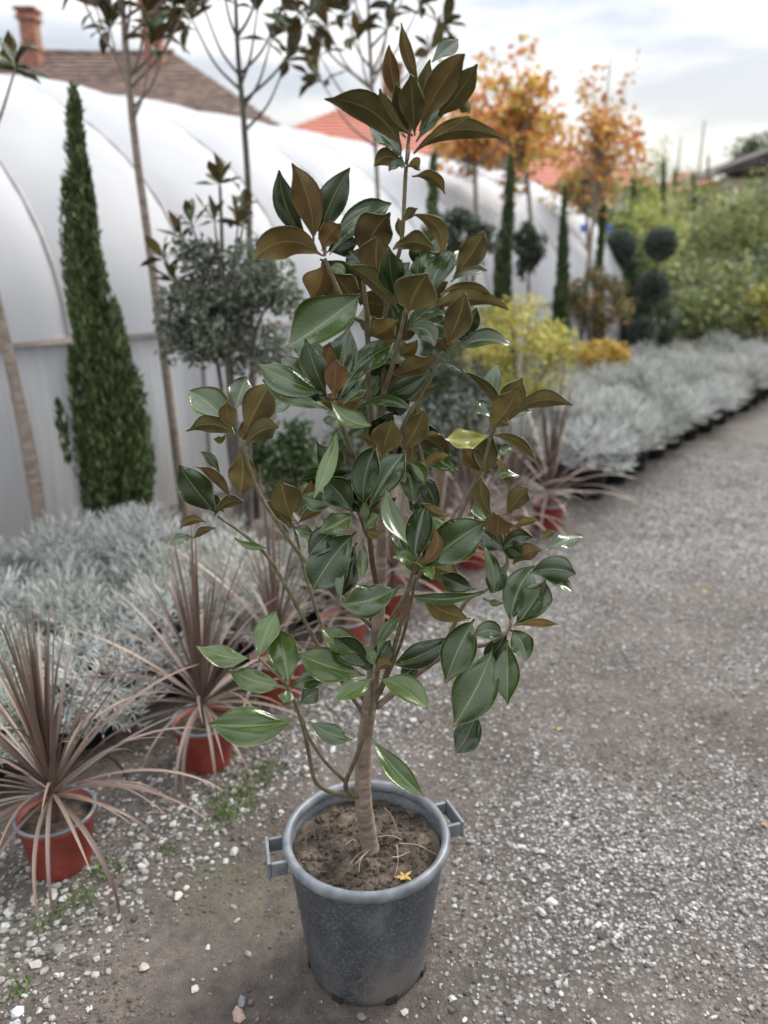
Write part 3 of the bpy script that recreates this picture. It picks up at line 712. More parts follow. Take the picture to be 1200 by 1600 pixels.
cypress('cypress', 'tall near cypress with a side leader against the tunnel film', 107, 128, 182, 815, 4.30, 140, 15000, .060, CYP, 11, side=((.15, .75, .70, .06), (.18, .25, .95, .08), (.06, .15, 1.2, .10), (-.24, .55, .36, .035), (-.11, .3, .9, .08), (-.05, 1.0, .8, .05)), taper=1.45)
cypress('cypress', 'cypress directly behind the main magnolia stem, just below its top rosette', 677, 232, 672, 520, 7.0, 68, 5000, .075, CYP, 12)
cypress('cypress', 'slender dark cypress rising into the orange maple crown', 796, 236, 782, 560, 8.2, 50, 4200, .08, CYP2, 13)
cypress('cypress', 'thin cypress with its tip clear of the maples, beside the tunnel end', 881, 288, 877, 590, 9.1, 44, 4000, .08, CYP2, 14)
cypress('cypress', 'short cypress under the right maple beside a blue tag', 942, 305, 930, 560, 11.0, 32, 2400, .09, CYP2, 15)
cypress('cypress', 'narrow distant cypress standing above the topiary balls', 1039, 235, 1030, 480, 16.0, 26, 1700, .11, CYP2, 16)
cypress('cypress', 'distant cypress between topiary and the bare pole', 1056, 258, 1050, 480, 17.0, 22, 1300, .11, CYP, 17)
cypress('cypress', 'farthest short cypress next to the distant red roof', 1108, 240, 1104, 430, 19.0, 15, 900, .11, CYP2, 18)

cypress('cypress', 'slim cypress between the sparse maple and the two-ball topiary', 990, 268, 986, 480, 15.0, 26, 1600, .10, CYP2, 19)
cypress('cypress', 'slim cypress just left of the shed roof', 1085, 262, 1082, 450, 18.0, 22, 1300, .11, CYP, 20)
shrub('evergreen_shrub', 'grey-green evergreen shrub on bare stems behind the magnolia branches', 'shrub', 357, 368, 600, 4.0, 262, 6500, .042, GREYG, 21, stems=6, clumps=60, hollow=.2, spread=.22)
for a in [('low_shrub', 'green low shrub glimpsed between the magnolia stems', 445, 620, 820, 4.3, 130, 1500, .05, GREEN, 22),
          ('dark_shrub', 'dark shrub with bare stems behind the right magnolia branch', 700, 545, 740, 5.2, 140, 1500, .05, DKGR, 23),
          ('dark_shrub', 'dark green rounded shrub below the slender cypress', 728, 328, 420, 7.6, 105, 1700, .06, DKGR, 24),
          ('dark_shrub', 'low green shrub in shade behind the central magnolia leaves', 560, 560, 780, 5.0, 130, 1300, .05, GREEN, 25)]:
    shrub(a[0], a[1], 'shrub', *a[2:], stems=6, group='dark shrubs behind the magnolia', clumps=30)
shrub('standard_shrub', 'small round-headed evergreen on a bare stem before the tunnel end', 'shrub', 828, 342, 432, 8.6, 58, 1300, .06, DKGR, 26, stems=1)
shrub('yellow_shrub', 'big yellow-green autumn shrub beside the upright magnolia leaves', 'shrub', 815, 470, 640, 6.6, 175, 3400, .05, YELL + LIME, 27, stems=8, clumps=40)
shrub('yellow_shrub', 'low golden shrub at the back of the silver lavender bed', 'shrub', 938, 522, 585, 8.6, 95, 1500, .055, YELL + [(.5, .26, .06)], 28, stems=6)
shrub('bronze_shrub', 'bronze and green shrub behind the low golden one', 'shrub', 938, 415, 530, 10.2, 110, 2000, .065, BRON + GREEN, 29, stems=6)
shrub('yellow_shrub', 'yellowish shrub low down behind the cordyline pots', 'shrub', 735, 440, 610, 7.2, 110, 1800, .05, YELL + LIME + GREEN, 30, stems=6)
for i, a in enumerate([
    ('light green shrub behind the topiary balls', 1000, 275, 520, 14.5, 120, LIME), ('pale lime bamboo-like shrub left of the shed roof', 1090, 270, 520, 15.5, 130, LIME + OLIVE),
    ('large olive-green shrub below the shed wall', 1178, 262, 500, 15.0, 150, LIME + GREEN), ('broad grey-green shrub at the right edge above the lavender', 1135, 405, 560, 12.8, 170, OLIVE + GREEN + LIME),
    ('dark shrub low between lavender and topiary', 1000, 470, 560, 12.0, 110, DKGR + GREEN), ('tall green shrub between the maple and the narrow cypress', 965, 315, 520, 13.2, 90, LIME + GREEN),
    ('yellowing shrub at the right edge of the picture', 1205, 420, 520, 12.4, 60, YELL + LIME), ('dull green shrub right beneath the distant red roof', 1070, 390, 540, 13.6, 120, GREEN + LIME + OLIVE),
    ('olive shrub past the right edge behind the lavender bed', 1250, 330, 560, 13.4, 150, OLIVE + GREEN), ('dark green shrub under the right-hand maple', 985, 400, 540, 12.6, 80, GREEN + DKGR),
    ('tall yellow-green shrub on the skyline left of the narrow cypress', 1008, 222, 480, 17.0, 70, LIME), ('tall green shrub filling the gap before the pink roofed house', 930, 245, 480, 16.0, 100, GREEN + LIME), ('bushy green shrub in front of the shed wall corner', 1120, 262, 480, 18.0, 90, GREEN + LIME), ('round green shrub covering the distant red roof front', 1070, 258, 480, 18.5, 70, LIME + GREEN), ('dense green shrub before the shed wall at the right edge', 1200, 266, 480, 18.5, 120, GREEN + OLIVE)]):
    shrub('green_shrub', a[0], 'shrub', a[1], a[2], a[3], a[4], a[5] * 1.25, 5000, .085, a[6], 40 + i, stems=7, group='shrubs beyond the lavender bed', clumps=60, hollow=.3, spread=.3)
shrub('broad_tree', 'dark broad tree rising above the shed roof at the right edge', 'tree', 1190, 205, 330, 31, 110, 2600, .22, GREEN + OLIVE, 60, stems=1, clumps=34)
for i, a in enumerate([(640, 330, 470, 26, 150), (920, 300, 450, 30, 120), (1010, 285, 450, 33, 150), (1330, 260, 450, 30, 200), (1480, 270, 450, 26, 260)]):
    shrub('distant_tree', ['distant tree hidden behind the magnolia top', 'distant tree behind the right maple trunk', 'distant tree on the skyline above the topiary', 'distant tree past the shed', 'distant tree far beyond the right edge'][i], 'tree', a[0], a[1], a[2], a[3], a[4], 1500, .25, GREEN + LIME, 62 + i, stems=1, group='trees on the skyline')

def maple(label, px, ytop, ybot, Y, wpx, pxt, n, seed, pal):
    top = P(px, ytop, Y); bot = P(px, ybot, Y); mid = P(px, (ytop + ybot) / 2, Y); b = P(pxt, 560, Y)
    t = thing('maple_tree', (b.x, Y, 0), label, 'tree', 'orange maples behind the tunnel end')
    rx = width(wpx, mid) / 2; rz = (top.z - bot.z) / 2; dx = mid.x - b.x
    ms, cl = crown_mesh('crown', rx, rx, rz, bot.z + rz, n, .085, pal, seed, clumps=110, hollow=.05, spread=.17, up=-.2, aspect=.9)
    ob('crown', ms, t, (dx, 0, 0))
    zt = bot.z + rz * .9
    tube('trunk', [(0, 0, -.03), (dx * .2, 0, bot.z * .7), (dx * .7, 0, zt), (dx, 0, top.z - .12)], [.035, .03, .02, .005], M['palebark'], t, 7)
    mb = MB()
    for i in range(len(cl)):
        q = cl[i] + np.array([dx, 0, 0]); z0 = bot.z + (q[2] - bot.z) * .55; f = np.clip((z0 - bot.z * .7) / (zt - bot.z * .7), 0, 1)
        s0 = (dx * (.2 + .5 * f), 0, z0)
        V, F, T = tubegeo(smoothpath([s0, tuple((np.array(s0) + q) / 2 + np.array([0, 0, -.05])), tuple(q)]), [.008, .005, .002], 5); mb.add(V, F); mb.add(V, T)
    ob('branches', mb.mesh('branches', M['palebark']), t)
maple('orange maple with the densest golden crown behind the magnolia top', 800, 62, 310, 9.6, 225, 835, 1500, 71, ORNG + [(.42, .34, .07)])
maple('sparse orange maple with open crown against the bright sky', 945, 70, 350, 10.4, 170, 905, 760, 72, ORNG)
maple('low spreading orange maple branches between two cypresses', 735, 120, 290, 9.0, 170, 742, 850, 73, ORNG)
maple('small orange maple half hidden under the sparse one', 905, 215, 350, 11.2, 160, 915, 600, 74, ORNG + LIME)

# topiary
def topiary(label, balls, pxb, Y, seed):
    b = P(pxb, 540, Y); t = thing('topiary_tree', (b.x, Y, 0), label, 'topiary', 'clipped ball topiaries')
    zs = []
    for i, (px, py, rp) in enumerate(balls):
        c = P(px, py, Y); r = rp / FPX * depth(c); rs = np.random.RandomState(seed + i); n = 2600
        d = unit(rs, n); C = d * r * (.45 + .6 * rs.rand(n, 1) ** .6) + np.array([c.x - b.x, 0, c.z]); D = d + unit(rs, n) * .7; D /= np.linalg.norm(D, axis=1)[:, None]
        Nn = np.cross(D, unit(rs, n)); Nn /= np.linalg.norm(Nn, axis=1)[:, None]
        V, F, Cc = leafquads(C, D, Nn, .07 * (.6 + .8 * rs.rand(n)), .03 * np.ones(n), pick(rs, n, [(.075, .095, .075), (.12, .145, .12), (.055, .07, .055)]))
        ob('crown', me('crown', V, F, M['foliage'], col=Cc, smooth=False), t); zs.append((c.x - b.x, 0, c.z))
    zs.sort(key=lambda q: q[2])
    tube('trunk', [(0, 0, -.03)] + zs, [.03, .02], M['darkbark'], t, 6)
topiary('two-ball topiary with pompons at its side and top', [(1033, 381, 24), (1021, 449, 23)], 1027, 11.6, 81)
topiary('single-ball topiary beside the two-ball one', [(969, 386, 24)], 972, 11.9, 84)
topiary('low clipped ball near the back of the lavender', [(1003, 520, 22)], 1003, 11.4, 86)
# poles
for px, y0, y1, Y, lab in [(1101, 188, 330, 20, 'tall thin bare pole on the skyline beside the shed'), (1064, 214, 330, 21, 'shorter thin pole on the skyline left of the tall one'), (578, 20, 330, 6.6, None)]:
    if lab is None: continue
    a = P(px, y0, Y); t = thing('pole', (a.x, Y, 0), lab, 'pole', 'thin poles on the skyline')
    tube('shaft', [(0, 0, -.05), (0, 0, a.z * .5), (0, 0, a.z)], [.04, .02], M['palebark'], t, 6)
for px, py, Y, lab in [(911, 357, 10.35, 'bright blue tag tied to the sparse maple trunk'), (952, 357, 10.9, 'small blue tag tied on the short cypress')]:
    c = P(px, py, Y); V, F = boxgeo(-.035, .035, -.004, .004, -.045, .045); V[:, 1] += V[:, 0] * .3 
    mt = M.setdefault('bluetag', simple('blue_plastic_tag', [(.3, (.05, .10, .50)), (.7, (.08, .16, .62))], 5, .4, 0))
    tg = ob('plant_tag', me('plant_tag', V, F, mt, smooth=False), None, c); tag(tg, lab, 'plant tag', 'blue plant tags')

# ------------------------------------------------------------------ silver lavender in black pots
def lavender_mesh(seed, nshoot=215, per=14):
    rs = np.random.RandomState(seed); Vs, Fs, Cs = [], [], []; k = 0
    a = rs.rand(nshoot) * 6.283; el = np.arcsin(np.clip(rs.rand(nshoot) * 1.18 - .18, -.18, 1))
    ln = .215 + .06 * rs.rand(nshoot)
    d = np.stack([np.cos(a) * np.cos(el), np.sin(a) * np.cos(el), np.sin(el)], 1)
    tip = d * ln[:, None] * np.array([1.05, 1.05, .92]) + np.array([0, 0, .185])
    n = nshoot * per; i = np.repeat(np.arange(nshoot), per); s = np.tile(np.linspace(0, 1, per), nshoot)
    base = tip[i] - d[i] * (s[:, None] * .10)
    b = rs.rand(n) * 6.283
    up = d[i] * .6 + np.array([0, 0, .55]); up /= np.linalg.norm(up, axis=1)[:, None]
    x = np.cross(up, np.array([.3, .2, .9])); x /= np.linalg.norm(x, axis=1)[:, None]; y = np.cross(up, x)
    rad = x * np.cos(b)[:, None] + y * np.sin(b)[:, None]
    D = up * (.95 - .75 * s[:, None]) + rad * (.42 + .55 * s[:, None]); D /= np.linalg.norm(D, axis=1)[:, None]
    Bv = np.cross(D, up); Bv /= np.linalg.norm(Bv, axis=1)[:, None] + 1e-9
    L_ = (.040 + .024 * rs.rand(n))[:, None]; w = (.0024 + .0010 * rs.rand(n))[:, None]; Nn = np.cross(Bv, D)
    m1 = base + D * L_ * .55 ; tp = base + D * L_ - Nn * L_ * .10
    V = np.stack([base - Bv * w * .6, base + Bv * w * .6, m1 - Bv * w, m1 + Bv * w, tp], 1).reshape(-1, 3)
    q = np.arange(n)[:, None] * 5
    F = np.concatenate([q + [[0, 1, 3]], q + [[0, 3, 2]], q + [[2, 3, 4]]], 0)
    tone = (.80 + .35 * rs.rand(nshoot))[i]
    col = pick(rs, n, [(.285, .295, .285), (.35, .36, .348), (.23, .245, .23)]) * tone[:, None]
    return me('foliage', V, F, M['silver'], col=np.repeat(np.clip(col, 0, .75), 5, 0), smooth=False)
LAV = [lavender_mesh(100 + i) for i in range(4)]
V, F = lathe([(.001, 0), (.092, 0), (.112, .17), (.120, .17), (.120, .19), (.108, .19), (.106, .165), (.001, .165)], 28)
LPOT = me('pot', V, F, M['blackpot'])
rl = random.Random(5)
def lavender(u, v, label, group, sc=1.0, lift=0.0):
    p = UV(u + rl.uniform(-.03, .03), v + rl.uniform(-.03, .03)); p.z = float(gh(p.x, p.y)) - .004
    t = thing('potted_lavender', p, label, 'lavender', group, rl.uniform(0, 6.28)); t.scale = (sc,) * 3
    ob('pot', LPOT, t); f = ob('foliage', rl.choice(LAV), t, (0, 0, lift)); f.scale = (rl.uniform(.88, 1.08), rl.uniform(.88, 1.08), rl.uniform(.78, 1.2)); tag(f, kind='stuff')
ORD = 'first second third fourth fifth sixth seventh eighth ninth tenth eleventh twelfth thirteenth fourteenth fifteenth sixteenth'.split()
for i in range(10):
    for j in range(4):
        u = -.75 + i * .40 + (.2 if j % 2 else 0); v = 2.30 + j * .34
        if u > 2.75 - .1 * j: continue
        lavender(u, v, ('silver lavender %s from the left edge in the row right behind the nearest cordylines' % ORD[i]) if j == 0 else 'silver lavender inside the near block beside the tunnel, behind its front row', 'silver lavenders in the near block', rl.uniform(.92, 1.05))
for i in range(16):
    for j in range(5):
        u = 5.25 + i * .50 + (.25 if j % 2 else 0); v = 2.10 + j * .42
        lavender(u, v, ('silver lavender in a black pot, %s from the near end along the path edge' % ORD[i]) if j == 0 else 'silver lavender in the long bed behind the row at the path edge', 'silver lavenders in the long bed', rl.uniform(1.02, 1.26), .08)
for i in range(3):
    for j in range(2):
        lavender(14.6 + i * .5, 4.0 + j * .5, 'silver lavender in the small far group behind the long bed', 'silver lavenders in the far group', 1.45)

# ------------------------------------------------------------------ cordylines in red pots
def blade_mesh(seed, Ln, Wd, kap):
    rs = np.random.RandomState(seed); n = 11; V = []; uv = []; x = z = 0.0; ang = 0.0
    tw = rs.uniform(-.5, .5)
    for i in range(n + 1):
        s = i / n; w = Wd * .5 * (.62 + .55 * min(s * 4, 1) - .15 * s) * (1 - s ** 4) + .0004
        rl_ = tw * s; fold = .38
        for c in (-1, 0, 1):
            lx, lz = c * w * math.cos(rl_), c * w * math.sin(rl_) + (abs(c)) * w * fold
            V.append((x - lz * math.sin(ang), lx, z + lz * math.cos(ang))); uv.append((s, .5 + c * .5))
        st = Ln / n; ang -= kap / n * (0.4 + 1.2 * s); x += math.cos(ang) * st; z += math.sin(ang) * st
    F = [(i * 3 + c, i * 3 + c + 1, (i + 1) * 3 + c + 1, (i + 1) * 3 + c) for i in range(n) for c in (0, 1)]
    return me('leaf', V, np.array(F), M['cord'], uv=np.array(uv))
BL = {}
for ki, kap in enumerate((.08, .25, .55, 1.0, 1.6, 2.4)):
    BL[ki] = [blade_mesh(200 + ki * 10 + j, (.50, .56, .62)[j] * (1.0 if kap < 1.2 else .95), (.0105, .0128, .0115)[j], kap) for j in range(3)]
V, F = lathe([(.001, 0), (.078, 0), (.080, .004), (.099, .150), (.101, .152), (.106, .153), (.107, .170), (.104, .172), (.099, .170), (.097, .140), (.001, .140)], 40)
RPOT = me('pot', V, F, M['redpot'])
V, F = lathe([(.100, .166), (.1075, .167), (.109, .171), (.1075, .1755), (.100, .1755), (.098, .171), (.100, .166)], 40)
RRIM = me('rim', V, F, M['rim'])
def soil_mesh(r, z, seed, amp=.012, nr=16, na=48):
    V = [(0, 0, z + amp * .5)]; 
    for i in range(1, nr + 1):
        for k in range(na):
            th = 2 * math.pi * k / na; rr = r * i / nr; x, y = rr * math.cos(th), rr * math.sin(th)
            V.append((x, y, z + amp * (2.2 * float(fbm(x * 14 + seed, y * 14, 3)) + 1.4 * float(fbm(x * 55 + seed, y * 55, 2)) - 1.5) * (1 - .3 * (i / nr) ** 6) ))
    T = [(0, 1 + k, 1 + (k + 1) % na) for k in range(na)]
    Q = [(1 + (i - 1) * na + k, 1 + i * na + k, 1 + i * na + (k + 1) % na, 1 + (i - 1) * na + (k + 1) % na) for i in range(1, nr) for k in range(na)]
    return me('soil', V, [np.array(Q), np.array(T)], M['soil'])
RSOIL = soil_mesh(.0968, .148, 4, .006, 8, 30)
rc = random.Random(11)
def cordyline(p, label, nleaf, spread=1.0, seed=0, extra=(), stem=.085):
    r = random.Random(seed); p = Vector(p); p.z = float(gh(p.x, p.y)) - .004
    t = thing('potted_cordyline', p, label, 'cordyline', 'bronze cordylines in red pots', r.uniform(0, 6.28) if not extra else 0)
    pt = ob('pot', RPOT, t); ob('rim', RRIM, pt); ob('soil', RSOIL, t)
    zb = .148 + stem
    tube('stem', [(0, 0, .14), (.003, 0, .148 + stem * .6), (0, 0, zb + .05)], [.015, .014, .010], M['cordstem'], t, 8)
    for i in range(nleaf):
        f = (i + .5) / nleaf; az = i * 2.39996 + r.uniform(-.25, .25)
        el = R(87) - R(84) * f ** 1.5 + r.uniform(-.14, .14)
        ki = 0 if f < .16 else 1 if f < .36 else 2 if f < .58 else 3 if f < .86 else 4 if f < .97 else 5
        if r.random() < .25: ki = max(0, min(5, ki + r.choice((-1, 1))))
        s = r.uniform(.78, 1.08) * spread * (1 - .12 * f)
        ob('leaf', r.choice(BL[ki]), t, (math.cos(az) * .008, math.sin(az) * .008, zb + .045 - .06 * f), (r.uniform(-.3, .3), -el, az), s)
    for az, el, ki, s in extra:
        ob('leaf', BL[ki][0], t, (math.cos(az) * .008, math.sin(az) * .008, zb), (0, -el, az), s)
    return t
g1 = G(98, 1345); g2 = G(324, 1188)
cordyline(g1, 'nearest bronze cordyline in a red pot, front of the row', 88, .94, 1, extra=((R(-14), R(24), 3, .95), (R(-72), R(10), 5, .85)))
cordyline(g2, 'second bronze cordyline, in the red pot beside the grass tufts', 72, .95, 2, extra=((R(-95), R(15), 5, .95), (R(-70), R(5), 5, .85), (R(170), R(28), 3, 1.0)))
labs = ['third bronze cordyline, its red pot showing behind the lower magnolia leaves', 'bronze cordyline behind the left magnolia shoots', 'bronze cordyline hidden directly behind the magnolia trunk', 'bronze cordyline whose red pot shows right of the magnolia trunk',
        'bronze cordyline whose red pot shows under the big glossy magnolia leaf', 'bronze cordyline behind the right magnolia branch', 'last bronze cordyline, next to the black lavender pots']
for i, (u, v) in enumerate([(1.88, 1.93), (2.30, 1.95), (2.72, 2.0), (3.16, 2.03), (3.53, 2.03), (3.98, 2.04), (4.42, 2.0)]):
    cordyline(UV(u, v), labs[i], 52, (1.0, 1.05, 1.0, 1.0, 1.05, 1.1, 1.25)[i], 20 + i)

# ------------------------------------------------------------------ magnolia leaves
def leaf_geo(base, tip, n, wid, bend=.06, sbv=None, fold=.22, wave=.10, twist=0.0, curl=0.0, seed=0, rows=12, cols=7, petiole=.07, thick=.0009):
    """a leaf between two points; n = direction of the glossy upper side"""
    rs = np.random.RandomState(seed); base = np.array(base, float); tip = np.array(tip, float); n = np.array(n, float)
    ax = tip - base; Ln = np.linalg.norm(ax); d = ax / Ln
    n = n - d * n.dot(d); n /= np.linalg.norm(n) + 1e-9
    mid = (base + tip) / 2 + n * bend * Ln * 2 + (np.array(sbv) * 2 if sbv is not None else 0)
    ph1, ph2 = rs.rand(2) * 6.28; fq = 1.2 + rs.rand() * 1.3
    up = []; ex = 1.12 + rs.uniform(-.12, .2)
    cs_ = np.linspace(-1, 1, cols); uv = []
    for i in range(rows + 1):
        s = i / rows; t = s
        C = base * (1 - t) ** 2 + mid * 2 * t * (1 - t) + tip * t * t
        T = 2 * (1 - t) * (mid - base) + 2 * t * (tip - mid); T /= np.linalg.norm(T) + 1e-9
        nn = n - T * n.dot(T); nn /= np.linalg.norm(nn) + 1e-9; b = np.cross(nn, T)
        a = twist * (t - .3); b, nn = b * math.cos(a) + nn * math.sin(a), nn * math.cos(a) - b * math.sin(a)
        q = np.clip((s - petiole) / (1 - petiole), 0, 1)
        hw = wid * .5 * max(math.sin(math.pi * min(q, 1) ** ex), 0) ** (.80 if q < .5 else .80 + .45 * (q - .5) * 2) if 0 < q < 1 else 0
        hw = max(hw, .0016 if q <= 0 else (.0012 if q >= 1 else .002))
        for c in cs_:
            ac = abs(c)
            h = hw * (fold * ac + curl * ac ** 3) + wid * .5 * wave * ac ** 2 * math.sin(fq * 6.28 * t + (ph1 if c > 0 else ph2)) * (1 if 0 < q < 1 else 0)
            if ac < .05: h -= hw * .03
            up.append(C + b * c * hw * (1 - .15 * abs(fold)) + nn * h); uv.append((s, .5 + c * .5))
    up = np.array(up); nr = rows + 1
    g = up.reshape(nr, cols, 3); tu = np.gradient(g, axis=0); tv = np.gradient(g, axis=1); nm = np.cross(tu, tv); nm /= np.linalg.norm(nm, axis=2)[..., None] + 1e-12
    if (nm * n).sum() < 0: nm = -nm
    lo = (g - nm * thick).reshape(-1, 3); K = nr * cols
    ix = np.arange(K).reshape(nr, cols)
    top = np.stack([ix[:-1, :-1], ix[1:, :-1], ix[1:, 1:], ix[:-1, 1:]], -1).reshape(-1, 4)
    a0 = g[1, 1] - g[0, 0]; fn = np.cross(g[1, 0] - g[0, 0], g[1, 1] - g[0, 0])
    if fn.dot(n) < 0: top = top[:, ::-1]
    bot = top[:, ::-1] + K
    loop = list(ix[:, 0]) + list(ix[-1, 1:]) + list(ix[::-1, -1][1:]) + list(ix[0, ::-1][1:-1]); m = len(loop)
    rim = np.array([(loop[k], loop[(k + 1) % m], loop[(k + 1) % m] + K, loop[k] + K) for k in range(m)])
    V = np.concatenate([up, lo]); F = np.concatenate([top, bot, rim])
    mi = np.concatenate([np.zeros(len(top)), np.ones(len(bot)), np.full(len(rim), 2)])
    return V, F, mi, np.concatenate([uv, uv])
def leaf_mesh(*a, **k):
    V, F, mi, uv = leaf_geo(*a, **k)
    return me('leaf', V, F, [M['mtop'], M['mund'], M['medge']], mi=mi, uv=uv)
LEAFV = [leaf_mesh((0, 0, 0), (.17, 0, 0), (0, 0, 1), .062, bend=b, fold=f, wave=.12, seed=300 + i, rows=7, cols=5) for i, (b, f) in enumerate([(.02, .2), (.08, .25), (.14, .15), (-.03, .35), (.20, .2)])]
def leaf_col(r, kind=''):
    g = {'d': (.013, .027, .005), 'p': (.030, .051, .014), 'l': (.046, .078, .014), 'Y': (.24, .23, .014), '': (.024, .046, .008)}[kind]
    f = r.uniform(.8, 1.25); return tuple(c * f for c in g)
def rosette(br, c, up, n, size, r):
    """a whorl of big leaves round a shoot tip, each a sub-part of its branch; c in the thing's frame"""
    up = Vector(up).normalized(); q = up.to_track_quat('Z', 'Y')
    for i in range(n):
        az = i * 2.4 + r.uniform(-.4, .4); el = R(75) - R(105) * (i / n) + r.uniform(-.25, .25)
        m = q.to_matrix() @ Euler((r.uniform(-.5, .5), -el, az)).to_matrix()
        o = ob('leaf', r.choice(LEAFV), br, c); o.rotation_euler = m.to_euler(); s = size * r.uniform(.75, 1.15); o.scale = (s, s, s)
        o.color = leaf_col(r, r.choice(['', 'd', 'l', 'p'])) + (r.random() ** 1.5,)

def standard_magnolia(label, trunk_px, Y, ros, rad, mat_, seed, extra=6, group='tall standard magnolias before the tunnel', cat='tree', name='standard_magnolia', size=1.0):
    r = random.Random(seed); pts = [P(x, y, Y) for x, y in trunk_px]; b = pts[0].copy(); b.z = 0
    t = thing(name, b, label, cat, group)
    loc = [tuple(p - b) for p in pts]; loc[0] = (loc[0][0], loc[0][1], -.04)
    tube('trunk', loc, rad, mat_, t, 9, .10, seed)
    tl = [Vector(q) for q in loc]
    def attach(z):
        for i in range(len(tl) - 1):
            if tl[i].z <= z <= tl[i + 1].z: return tl[i].lerp(tl[i + 1], (z - tl[i].z) / (tl[i + 1].z - tl[i].z))
        return tl[-1] if z > tl[-1].z else tl[0]
    tips = [P(x, y, Y + dy) - b for x, y, dy in ros]
    for k in range(extra):
        a = k * 2.4; tips.append(tl[-1] + Vector((math.cos(a) * r.uniform(.15, .5), math.sin(a) * r.uniform(.15, .5), r.uniform(.05, .8))))
    for c in tips:
        s = attach(max(c.z - .28 - (c - tl[-1]).xy.length * .35, tl[0].z + .3 if len(tl) > 1 else 0))
        m = s.lerp(c, .55) + Vector((0, 0, -.06))
        br = tube('branch', [tuple(s), tuple(m), tuple(c)], [.010, .007, .004], mat_, t, 6)
        rosette(br, tuple(c), (c - m), r.choice((6, 7, 8, 9)), size, r)
    return t
standard_magnolia('tall magnolia standard with pale trunk between the cypress and the grey shrub', [(287, 775), (262, 600), (238, 420), (212, 230), (196, 70), (188, -60)], 4.75,
    [(150, 12, 0), (172, 45, .1), (236, 70, -.1), (262, 62, .05), (228, 18, 0), (120, -20, 0), (270, 10, .1), (205, -40, 0), (300, -10, -.1)], [.033, .028, .024, .022, .018, .008], M['palebark'], 31, size=1.2)
standard_magnolia('tall magnolia standard with thin dark trunk above the grey shrub', [(392, 640), (391, 450), (388, 300), (380, 180), (371, 70), (366, -70)], 4.9,
    [(318, 10, 0), (300, 30, .1), (402, 18, -.1), (424, 62, 0), (440, 8, .1), (448, 95, .05), (480, 30, 0), (345, -40, 0), (410, -50, 0)], [.024, .020, .019, .017, .013, .006], M['darkbark'], 32, size=1.2)
standard_magnolia('slim magnolia standard with open crown just left of the main tree top', [(597, 700), (594, 450), (588, 250), (581, 130), (576, 30), (574, -60)], 5.6,
    [(503, 128, 0), (512, 45, .1), (468, 18, 0), (540, 20, .1), (560, 62, 0), (500, 88, .1), (606, 45, 0), (612, 12, -.1), (655, 10, 0), (690, 45, .1), (672, 80, 0), (640, -30, 0), (545, -40, 0)], [.018, .015, .014, .013, .011, .005], M['palebark'], 33, size=1.15)
standard_magnolia('leaning bare magnolia trunk at the left edge of the picture', [(72, 868), (50, 730), (28, 620), (2, 505), (-40, 330), (-75, 150)], 3.9, [(-100, 60, 0), (-60, 20, .1), (-140, 110, 0), (-30, -40, 0)], [.040, .036, .032, .028, .022, .010], M['palebark'], 34)
standard_magnolia('young magnolia with brown-backed leaves above the grey shrub', [(352, 560), (350, 470), (347, 380), (344, 300), (343, 290)], 3.9, [(343, 287, 0), (383, 335, .05), (372, 352, 0), (285, 372, 0), (258, 405, .05), (300, 352, -.05), (275, 440, 0), (335, 345, 0)], [.012, .010, .008, .005], M['darkbark'], 35, extra=0, group='young magnolias', size=.78)

# ------------------------------------------------------------------ the potted magnolia in front
mag = thing('potted_magnolia', POTC, 'tall magnolia with glossy green and rust-backed leaves in a grey handled pot', 'potted tree')
PH = .366
prof = [(.001, .004), (.124, .004), (.130, .0), (.135, .003), (.137, .02), (.143, .06), (.1745, PH - .03), (.1755, PH - .024), (.171, PH - .024), (.166, PH - .06), (.163, PH - .09)]
prof = [(r * 1.035, z) for r, z in prof]
V, F = lathe(prof, 72)
# drainage notches: pull the foot in where the pot has cut-outs
pot = ob('pot', me('pot', V, F, M['pot']), mag)
rp = [(.1715 + .0145 * math.cos(a) , PH - .013 + .0135 * math.sin(a)) for a in [R(-160), R(-110), R(-60), R(-25), R(0), R(30), R(60), R(90), R(120), R(150), R(180)]]
rp = [(.166 + .021 * (.5 + .5 * math.cos(a)), PH - .014 + .0145 * math.sin(a)) for a in [R(x) for x in (-150, -120, -90, -60, -30, 0, 25, 50, 75, 100, 130, 160, 180, 210)]]
V, F = lathe([(r * 1.035, z) for r, z in rp], 72); ob('rim', me('rim', V, F, M['rim']), pot)
def handle(phi):
    mb = MB()
    for (x0, x1, y0, y1, z0, z1) in ((.186, .2223, -.044, -.035, -.032, .004), (.186, .2223, .035, .044, -.032, .004), (.2225, .231, -.045, .045, -.036, .008)):
        V, F = boxgeo(x0, x1, y0, y1, z0 + PH - .016, z1 + PH - .016)
        V[:, 2] -= (V[:, 0] - .18) * .05
        mb.add(V, F)
    m = mb.mesh('handle', M['rim'], smooth=False); o = ob('handle', m, pot, rot=(0, 0, phi))
    bv = o.modifiers.new('b', 'BEVEL'); bv.width = .003; bv.segments = 3
handle(R(22)); handle(R(192))
for ph in (R(-118), R(-66), R(-20), R(10), R(-170), R(80)):
    V, F = boxgeo(.1325, .1405, -.013, .013, .002, .020); o = ob('drain_hole', me('drain_hole', V, F, M['blackpot'], smooth=False), pot, rot=(0, 0, ph), scale=(1.035, 1, 1))
soil = ob('soil', soil_mesh(.1705, PH - .047, 9, .016, 34, 120), mag)
rs = np.random.RandomState(77); n = 900
a = rs.rand(n) * 6.283; r_ = .155 * np.sqrt(rs.rand(n)); sx, sy = r_ * np.cos(a), r_ * np.sin(a)
V = ICO_V[None] * (1 + (rs.rand(n, 12, 1) - .5) * .7) * (.0012 + .0075 * rs.rand(n) ** 5)[:, None, None]
